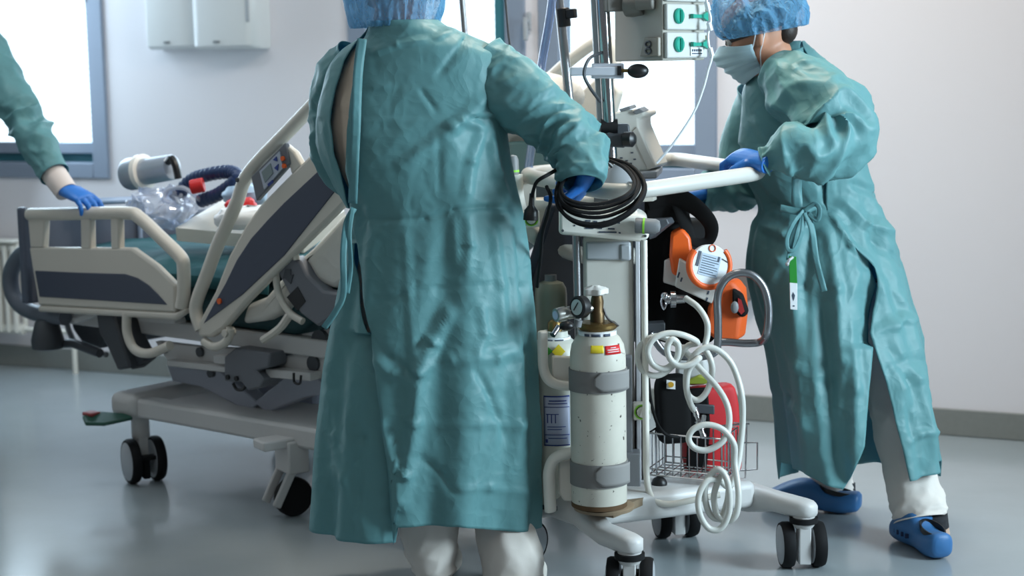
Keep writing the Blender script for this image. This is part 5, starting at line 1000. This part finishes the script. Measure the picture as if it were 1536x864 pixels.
f, u, r = fr_
hair_part(pA, HC, f, u, r, False)
cap_part(pA, HC, f, u, r, (.132, .128, .185), band=-.098, tilt=.016, seed=3.1)
rowsA = [(31, 553, 656, Yc, .95), (41, 549, 672, Yc, .88), (54, 538, 705, Yc, .7), (72, 512, 742, Yc, .6), (95, 494, 760, Yc, .55), (130, 483, 764, Yc, .55), (180, 476, 760, Yc, .57), (230, 482, 764, Yc, .6), (280, 505, 772, Yc, .62), (318, 524, 780, Yc, .64), (360, 520, 786, Yc, .66), (420, 512, 792, Yc, .66), (490, 496, 802, Yc, .66), (560, 483, 806, Yc, .66), (640, 476, 806, Yc, .66), (720, 469, 806, Yc, .66), (790, 463, 806, Yc, .66)]
rA = [(30, 556), (55, 548), (90, 539), (130, 534), (200, 529), (250, 528), (300, 529), (330, 533), (380, 540), (430, 549), (480, 558), (560, 573), (640, 585), (720, 592), (790, 597)]
lA = [(30, 554), (55, 537), (90, 518), (130, 508), (180, 503), (220, 507), (260, 515), (300, 524), (330, 535), (380, 534), (430, 540), (480, 552), (560, 590), (640, 612), (720, 622), (790, 628)]
crA = [([(540, 322), (640, 322), (684, 309), (732, 307), (778, 314)], -.006, 7), ([(612, 322), (618, 430), (630, 560)], .005, 9), ([(560, 443), (640, 424), (772, 417)], -.005, 7), ([(682, 308), (688, 400)], .007, 9),
       ([(683, 446), (655, 500), (633, 545), (628, 620), (616, 700), (606, 765)], .020, 16), ([(632, 545), (680, 526), (745, 526), (778, 518)], .010, 13), ([(712, 538), (735, 580), (765, 655)], -.008, 9),
       ([(625, 668), (668, 700), (690, 740)], -.007, 9), ([(650, 626), (720, 622), (800, 630)], .006, 9), ([(680, 724), (740, 722), (800, 732)], .005, 8), ([(578, 600), (600, 680), (603, 760)], .012, 10),
       ([(545, 470), (590, 520), (640, 560)], -.006, 10), ([(560, 520), (600, 545), (628, 562)], .008, 10),
       ([(632, 128), (662, 172)], -.006, 6), ([(650, 62), (690, 40)], .007, 8), ([(655, 120), (700, 62), (740, 78)], -.007, 8), ([(660, 190), (664, 290)], -.005, 8), ([(600, 250), (680, 190), (735, 138)], .009, 14), ([(665, 190), (690, 178), (735, 195)], .010, 10), ([(700, 300), (706, 240), (728, 190)], .010, 12),
       ([(748, 92), (738, 130), (734, 168)], -.012, 10), ([(735, 200), (748, 260), (765, 312)], .009, 10), ([(700, 310), (706, 360), (700, 410)], .008, 10), ([(740, 330), (752, 420), (758, 510)], .010, 11), ([(775, 340), (784, 430), (790, 520), (792, 620)], -.010, 8), ([(720, 440), (728, 490), (712, 530)], .009, 10), ([(770, 540), (776, 630), (770, 720)], .009, 12), ([(500, 570), (505, 640), (500, 720)], .012, 14), ([(530, 560), (545, 640), (540, 760)], -.012, 14), ([(480, 610), (520, 700), (560, 780)], .006, 12), ([(555, 130), (600, 128)], .004, 9), ([(560, 80), (600, 66), (650, 60)], .006, 9)]
def hemA(px, sn, cs):
    if cs < 0: return 0.0
    return .008 if px < 600 else .052 * (1 - max(0, (px - 690) / 115))
ga = gown_body('gown', pA, rowsA, rA, lA, crA, hemA, seed=.7, crum=.0135)
sl = sleeve('sleeve', ga, [(716, 92, 4.23, .082), (742, 118, 4.22, .092), (775, 142, 4.2, .090), (812, 170, 4.19, .083), (846, 198, 4.17, .074), (868, 228, 4.14, .064), (873, 254, 4.11, .056), (873, 276, 4.09, .050)], puck=.016, seed=2.2, elbow=.62, crum=.018)
sl2 = sleeve('sleeve', ga, [(534, 84, 4.27, .055), (512, 116, 4.30, .072), (504, 160, 4.32, .074), (506, 212, 4.34, .070), (522, 256, 4.38, .062), (550, 270, 4.46, .055)], puck=.012, seed=5.2, elbow=.6, crum=.018)
# scrub shirt under the gown
rowsS = [(y, (xl + xr) / 2 - (xr - xl) * (.43 if y < 300 else .39), (xl + xr) / 2 + (xr - xl) * (.43 if y < 300 else .39), Y + (0 if y < 300 else .03), ra * (.98 if y < 300 else .8)) for y, xl, xr, Y, ra in rowsA[2:13]]
gown_body('scrub_shirt', pA, rowsS, [(0, 640), (900, 640)], [(0, 639), (900, 639)], [([(520, 120), (522, 260)], .008, 8)], lambda *a: 0, nseg=90, nrow=90, crum=.012, m=SCRUB, seed=2)
ribbon('neck_tie', ga, [(543, 58, 4.085), (537, 110, 4.075), (534, 180, 4.075), (531, 250, 4.08), (529, 305, 4.09)], .024, GOWN)
ribbon('waist_tie', ga, [(531, 312, 4.09), (520, 335, 4.09), (515, 380, 4.08), (515, 440, 4.07), (504, 466, 4.07), (486, 492, 4.08)], .016, GOWN, twist=1)
ribbon('waist_tie', ga, [(529, 312, 4.085), (524, 350, 4.085), (526, 400, 4.08), (521, 440, 4.08)], .012, GOWN, twist=2)
mb = MB()
for a_ in range(7):
    for b2 in range(3):
        if (a_ * 7 + b2 * 5) % 4 != 1:
            q = P(645 + a_ * 3.4, 296 + b2 * 3, 4.04); mb.box(q, (.0042, .001, .0035))
# trousers and shoes
trouser_leg('trouser_leg', pA, [(612, 480, 4.24, .085), (628, 600, 4.24, .082), (640, 700, 4.22, .080), (644, 770, 4.21, .078), (648, 815, 4.2, .070), (652, 846, 4.19, .058), (654, 860, 4.19, .052)], seed=1)
trouser_leg('trouser_leg', pA, [(700, 480, 4.26, .08), (722, 600, 4.25, .075), (740, 700, 4.24, .068), (748, 765, 4.21, .068), (766, 825, 4.17, .080), (774, 870, 4.15, .078), (776, 900, 4.14, .07)], seed=4)
WSHOE = mat('white shoe', (214, 206, 196), .6)
def shoe(parent, heel, td, L=.26):
    o = clog(parent, heel, td, L, name='shoe'); o.data.materials[0] = WSHOE; return o
shoe(pA, PZ(650, 892, 0), (.1, 1)); shoe(pA, PZ(776, 912, 0), (.15, 1))
# right hand gripping the loop handle
hp_ = P(884, 268, 4.15)
hand('glove', pA, P(880, 262, 4.11), P(874, 283, 4.165) - P(884, 256, 4.1), V((.35, -.8, .45)), side=1, curl=(55, 60, 40), thumb=(70, 20), wrist=.035)
hand('glove', pA, P(556, 272, 4.46), V((.5, .6, -.3)), V((0, -.2, 1)), side=-1, curl=(40, 40, 30))
# ---------------------------------------------------------------- right person, leaning on the handle
HR = P(1136, 48, 4.72); fR = V((-.93, .22, -.30)); uR = V((-.28, .02, .96))
pB, fr_ = person_body('person', 'masked person in blue cap and teal gown leaning over the right end of the handle', PZ(1330, 815, 0),
    (HR, fR, uR), (P(1170, 98, 4.74), P(1198, 180, 4.74), P(1228, 310, 4.74), P(1245, 400, 4.74)),
    dict(arms=[[P(1180, 130, 4.62), P(1235, 170, 4.56), P(1250, 203, 4.46), P(1205, 224, 4.41), P(1152, 240, 4.41)], [P(1140, 140, 4.85), P(1128, 210, 4.9), P(1118, 270, 4.9), P(1080, 286, 4.88), P(1052, 286, 4.86)]],
         legs=[[P(1225, 430, 4.8), P(1232, 540, 4.85), P(1240, 640, 4.9), P(1245, 700, 4.94), P(1252, 748, 4.97), P(1252, 760, 4.97)], [P(1290, 430, 4.74), P(1330, 540, 4.71), P(1358, 650, 4.66), P(1372, 720, 4.6), P(1390, 790, 4.54), P(1398, 818, 4.52)]]))
f, u, r = fr_
hair_part(pB, HR, f, u, r, True)
cap_part(pB, P(1137, 40, 4.72), f, u, r, (.132, .128, .124), band=-.022, tilt=.017, seed=7.3, sag=.10)
# eyes and brows
for s in (-1, 1):
    c = HR + f * .079 + r * (s * .031) - u * .002
    mb = MB(); mb.ball(c, .0115, 12); ey = mb.build('eye', mat('eye white', (214, 206, 200), .3), pB)
    mb = MB(); mb.ball(c + f * .0085 - u * .002, .0055, 10); mb.build('iris', mat('dark iris', (34, 24, 20), .25), ey)
    mb = MB(); mb.tube([c + f * .012 - r * (s * -.012) + u * .020, c + f * .014 + u * .024, c + f * .010 + r * (s * .016) + u * .020, c + f * .002 + r * (s * .026) + u * .014], [.002, .003, .0028, .0015], 8); mb.build('eyebrow', HAIR, pB)
    mb = MB(); mb.tube([c + f * .009 + r * (.012 * t_) + u * (.006 - .006 * t_ * t_) for t_ in (-1, -.5, 0, .5, 1)], .0016, 6); mb.build('lash_line', HAIR, ey)
# mask
def mk(i, j):
    a = (i - .5) * 2 * R(84); z = -.006 - .122 * j - .012 * abs(math.sin(a)) * (1 - j) * 0
    pr = [p for p in catmull(HEADP, 60)]; zz = max(z, -.104); q = min(pr, key=lambda t: abs(t[0] - zz)); fr, w_ = q[1], q[3]
    nose = .026 * math.exp(-((z + .034) / .03) ** 2) * math.exp(-(math.sin(a) / .5) ** 2)
    x = (fr + .014) * math.cos(a) ** .8 + nose + .012 * math.sin(PI * j) * math.cos(a); y = (w_ + .010) * math.sin(a)
    x -= .010 * (j > .9) * (j - .9) * 10
    x += .0035 * math.cos(j * 5 * 2 * PI) * math.cos(a) * (1 if .15 < j < .85 else 0)
    shrink = 1 - .35 * (abs(math.sin(a)) ** 3); zm = -.065
    return HR + f * x + r * y + u * (zm + (z - zm) * shrink)
mb = MB(); mb.grid(mk, 48, 44); mk_o = mb.build('face_mask', MASKM, pB, solid=.002)
for s in (-1, 1):
    i = 0 if s < 0 else 1
    e0 = HR + r * (s * .082) - f * .012 + u * .004; a0, a1 = mk(i, .12), mk(i, .88)
    mb = MB(); mb.tube([a0, a0.lerp(e0, .5) + r * s * .004 + u * .006, e0 + u * .02, e0 - f * .016, e0 - u * .035, a1.lerp(e0, .4) + r * s * .005, a1], .0018, 6, smooth=30); mb.build('ear_loop', PAPER, mk_o)
Yb2 = 4.74
rowsB = [(62, 1172, 1206, Yb2 + .02, 1.2), (74, 1162, 1218, Yb2, 1.0), (86, 1150, 1231, Yb2, .9), (100, 1136, 1248, Yb2, .85), (122, 1121, 1266, Yb2, .8), (150, 1114, 1280, Yb2, .75), (182, 1111, 1290, Yb2, .72), (220, 1110, 1297, Yb2, .7), (260, 1114, 1306, Yb2, .68), (300, 1137, 1318, Yb2, .66), (322, 1139, 1324, Yb2, .68), (345, 1131, 1334, Yb2, .7), (400, 1125, 1352, 4.73, .76), (450, 1134, 1366, 4.72, .80), (500, 1146, 1383, 4.70, .84), (560, 1156, 1393, 4.68, .88), (620, 1163, 1399, 4.66, .9), (665, 1166, 1405, 4.65, .9), (712, 1172, 1411, 4.64, .9)]
rB = [(70, 1200), (110, 1216), (160, 1222), (220, 1226), (300, 1227), (318, 1230), (340, 1245), (370, 1272), (396, 1300), (440, 1297), (483, 1285), (520, 1296), (560, 1311), (620, 1326), (660, 1336), (712, 1346)]
lB = [(70, 1204), (110, 1222), (160, 1230), (220, 1236), (300, 1262), (330, 1300), (400, 1316), (480, 1292), (560, 1281), (640, 1274), (690, 1254), (712, 1242)]
crB = [([(1200, 90), (1235, 128), (1262, 190), (1275, 260)], -.010, 9), ([(1125, 170), (1150, 220), (1165, 262)], .010, 12), ([(1112, 250), (1150, 300), (1195, 318)], -.010, 11), ([(1135, 330), (1170, 345), (1200, 322)], .014, 13), ([(1210, 322), (1160, 380), (1140, 440)], .012, 14), ([(1205, 325), (1190, 420), (1196, 520)], -.011, 12), ([(1225, 322), (1238, 420), (1242, 520), (1235, 640)], .012, 12), ([(1180, 420), (1186, 540), (1200, 680)], .013, 14), ([(1215, 420), (1222, 560), (1232, 700)], -.012, 13), ([(1150, 480), (1168, 590), (1180, 690)], -.009, 12), ([(1255, 450), (1262, 560), (1258, 690)], .011, 12),
       ([(1232, 312), (1262, 360), (1302, 394)], .012, 8), ([(1245, 290), (1290, 330), (1340, 350)], .012, 13), ([(1260, 270), (1310, 290), (1320, 310)], -.010, 10), ([(1290, 350), (1330, 380), (1348, 400)], -.010, 11), ([(1300, 400), (1330, 480), (1360, 560), (1385, 690)], .012, 14), ([(1290, 486), (1340, 470), (1372, 478)], .010, 10), ([(1310, 500), (1345, 560), (1350, 650)], -.009, 12), ([(1335, 540), (1362, 640), (1370, 700)], .009, 10), ([(1305, 545), (1345, 530), (1385, 540)], -.006, 9), ([(1340, 655), (1370, 640), (1405, 650)], .006, 8), ([(1165, 610), (1185, 605), (1200, 640)], .008, 10)]
def hemB(px, sn, cs):
    if cs < -.1: return -.015
    if px < 1292: return .035 - .05 * max(0, (px - 1190) / 75)
    return .022 + .012 * (px - 1345) / 65
gb = gown_body('gown', pB, rowsB, rB, lB, crB, hemB, seed=3.3, crum=.014, drape=.022, waist=.38)
sleeve('sleeve', gb, [(1168, 112, 4.64, .072), (1192, 128, 4.58, .098), (1224, 152, 4.52, .108), (1252, 184, 4.47, .105), (1256, 208, 4.44, .092), (1226, 222, 4.41, .080), (1186, 228, 4.40, .068), (1158, 238, 4.405, .046), (1146, 243, 4.41, .040)], puck=.026, seed=1.1, elbow=.5, crum=.034, freq=8)
sleeve('sleeve', gb, [(1140, 140, 4.85, .07), (1124, 200, 4.9, .075), (1122, 256, 4.92, .075), (1110, 283, 4.9, .066), (1080, 289, 4.88, .056), (1050, 289, 4.86, .050)], puck=.012, seed=6.1, elbow=.6, crum=.018)
# collar
mb = MB(); 
def col_(i, j):
    a = 2 * PI * i; c = P(1176, 92 - 14 * j, 4.74); k = .073 - .012 * j
    return c + V((k * 1.05 * math.cos(a), k * math.sin(a), .030 * math.cos(a) * -1 * -.6))
mb.grid(col_, 40, 6, True); mb.build('collar', GOWN, gb, solid=.003)
def rb(pts, wd, tw=0): return ribbon('waist_tie', gb, pts, wd, GOWN, twist=tw)
Yt = 4.545
rb([(1196, 258, Yt), (1195, 290, Yt), (1196, 318, Yt)], .030)
rb([(1170, 312, Yt + .01), (1200, 317, Yt - .005), (1224, 310, Yt + .01)], .020)
rb([(1206, 316, Yt - .01), (1192, 332, Yt - .02), (1181, 356, Yt - .02), (1182, 374, Yt - .02), (1192, 374, Yt - .02), (1202, 352, Yt - .02), (1206, 322, Yt - .012)], .012, 1)
rb([(1206, 316, Yt - .01), (1222, 306, Yt - .02), (1229, 314, Yt - .025), (1226, 330, Yt - .02), (1212, 320, Yt - .012)], .013, 2)
rb([(1208, 318, Yt - .01), (1218, 345, Yt - .02), (1224, 390, Yt - .025), (1236, 437, Yt - .03)], .018, .5)
rb([(1200, 318, Yt - .005), (1190, 350, Yt - .01), (1182, 390, Yt - .012)], .012, 3)
# legs, socks, clogs
trouser_leg('trouser_leg', pB, [(1225, 430, 4.82, .085), (1232, 540, 4.87, .080), (1240, 640, 4.92, .074), (1246, 700, 4.95, .070), (1248, 735, 4.97, .066)], seed=7)
trouser_leg('trouser_leg', pB, [(1290, 430, 4.74, .08), (1324, 520, 4.72, .076), (1343, 610, 4.69, .074), (1360, 690, 4.64, .074), (1375, 755, 4.57, .075), (1380, 780, 4.55, .074)], seed=8)
def sock(a, b, r0):
    mb = MB(); mb.tube([a, b], [r0, r0 * .95], 16); return mb.build('sock', SOCK, pB)
hB = PZ(1420, 842, 0); hB2 = PZ(1291, 772, 0)
clog(pB, V((hB.x - .01, hB.y, 0)), (-.24, .97), .26, zs=1.15); clog(pB, V((hB2.x, hB2.y, .004)), (-.93, .37), .30)
mb = MB(); mb.tube([P(1399, 772, 4.53), P(1402, 792, 4.53)], [.041, .040], 18); mb.build('sock', SOCK, pB, label='black and white patterned sock')
mb = MB(); mb.tube([P(1403, 790, 4.53), P(1405, 802, 4.53), P(1406, 816, 4.54)], [.036, .037, .034], 18); mb.build('stocking_heel', mat('heel skin', (190, 160, 140), .6), pB)
mb = MB(); mb.tube([P(1262, 725, 4.97), P(1264, 752, 4.96)], [.042, .041], 18); mb.build('sock', SOCK, pB, label='black and white patterned sock')
mb = MB(); mb.tube([P(1265, 750, 4.96), P(1266, 768, 4.97)], [.036, .034], 18); mb.build('stocking_heel', MATS['heel skin'], pB)
# hands
hand('glove', pB, P(1141, 243, 4.41), P(1112, 236, 4.46) - P(1146, 245, 4.4), V((-.25, -.25, 1)), side=-1, curl=(40, 55, 40), thumb=(45, 25))
hand('glove', pB, P(1058, 287, 4.86), V((-1, .05, .02)), V((0, -.5, .9)), side=1, curl=(20, 25, 20), thumb=(30, 10))
# badge hanging from the gown
bg_ = thing('name_badge', 'green and white badge card hanging from the gown tie of the person at the right', 'badge', P(1190, 465, 4.53))
mb = MB(); mb.prism(flat([(1184.5, 424), (1196, 425), (1196, 465), (1185.5, 464)], 4.52), (0, .004, 0)); mb.build('card', PAPER, bg_, bevel=.0008)
mb = MB(); mb.prism(flat([(1183.5, 384), (1194.5, 385), (1196, 425), (1184.5, 424)], 4.52), (0, .004, 0)); mb.build('holder', mat('badge green', (30, 130, 40), .5), bg_, bevel=.0008)
mb = MB(); mb.prism(flat([(1189.5, 438), (1192.5, 443), (1191.5, 448), (1190, 452), (1188.5, 448), (1187.5, 443)], 4.5195), (0, .001, 0)); mb.prism(flat([(1189, 458), (1192, 458), (1192, 460), (1189, 460)], 4.5195), (0, .001, 0)); mb.build('emblem', INK, bg_)
mb = MB(); mb.tube([P(1189, 386, 4.52), P(1184, 390, 4.51), P(1181, 396, 4.51)], .004, 8); mb.ball(P(1181, 396, 4.51), .006, 8); mb.build('clip', SILVER, bg_)
# ---------------------------------------------------------------- left person, reaching in from the edge
YL = 5.85
HL = P(-95, -75, YL)
pC, fr_ = person_body('person', 'person at the left edge whose gowned arm rests a gloved hand on the bed end', PZ(-90, 708, 0),
    (HL, V((.8, .3, -.2)), V((.1, 0, 1))), (P(-95, -15, YL), P(-95, 60, YL), P(-92, 200, YL), P(-90, 300, YL)),
    dict(arms=[[P(-52, 30, YL), P(-5, 110, YL), P(30, 170, YL - .14), P(66, 240, YL - .28), P(90, 278, YL - .34)], [P(-132, 40, YL + .1), P(-128, 150, YL + .15), P(-100, 230, YL + .2), P(-105, 255, YL + .3), P(-100, 262, YL + .3)]],
         legs=[[P(-112, 320, YL), P(-122, 480, YL), P(-140, 560, YL), P(-150, 620, YL), P(-160, 690, YL), P(-160, 700, YL)], [P(-66, 320, YL), P(-76, 480, YL), P(-90, 560, YL), P(-102, 620, YL), P(-110, 690, YL), P(-110, 700, YL)]]))
f, u, r = fr_
hair_part(pC, HL, f, u, r, True); cap_part(pC, HL, f, u, r, (.13, .128, .125), band=-.02, seed=9.2)
mb = MB(); HR = HL; mb.grid(mk, 40, 36); mb.build('face_mask', MASKM, pC, solid=.002)
rowsC = [(-35, -118, -70, YL, .95), (-24, -128, -60, YL, .85), (-5, -150, -42, YL, .75), (20, -162, -32, YL, .8), (90, -164, -30, YL, .85), (200, -156, -36, YL, .9), (320, -166, -26, YL, .9), (480, -178, -14, YL, .9), (640, -186, -6, YL, .9)]
gc_ = gown_body('gown', pC, rowsC, [(-40, -110), (640, -110)], [(-40, -108), (640, -104)], [], lambda *a: 0, nseg=110, nrow=110, seed=5.5)
sleeve('sleeve', gc_, [(-62, 20, YL, .075), (-35, 60, YL, .086), (-8, 105, YL, .080), (18, 150, YL - .12, .072), (36, 182, YL - .17, .066), (50, 206, YL - .22, .064), (66, 236, YL - .28, .058), (82, 262, YL - .32, .050)], puck=.016, seed=4.4, elbow=.66, crum=.02)
sleeve('sleeve', gc_, [(-126, 25, YL + .08, .07), (-134, 100, YL + .14, .08), (-120, 190, YL + .18, .075), (-108, 240, YL + .26, .06), (-102, 258, YL + .3, .05)], puck=.012, seed=8.4, elbow=.5)
mb = MB(); mb.tube([P(76, 254, YL - .30), P(90, 274, YL - .34), P(100, 288, YL - .36)], [.042, .040, .038], 18); mb.build('knit_cuff', KNIT, gc_, label='white knitted cuff')
trouser_leg('trouser_leg', pC, [(-112, 340, YL, .08), (-126, 500, YL, .075), (-160, 690, YL, .065)], seed=3); trouser_leg('trouser_leg', pC, [(-66, 340, YL, .08), (-80, 500, YL, .075), (-110, 690, YL, .065)], seed=6)
clog(pC, PZ(-168, 700, 0), (.5, .8)); clog(pC, PZ(-122, 712, 0), (.3, .9))
hand('glove', pC, P(98, 284, YL - .36), P(138, 302, YL - .42) - P(98, 284, YL - .36), V((.25, -.3, 1)), side=-1, curl=(22, 30, 25), thumb=(35, 15), sc=1.05)
hand('glove', pC, P(-100, 262, YL + .3), V((.9, .2, -.1)), V((0, 0, 1)), side=1)
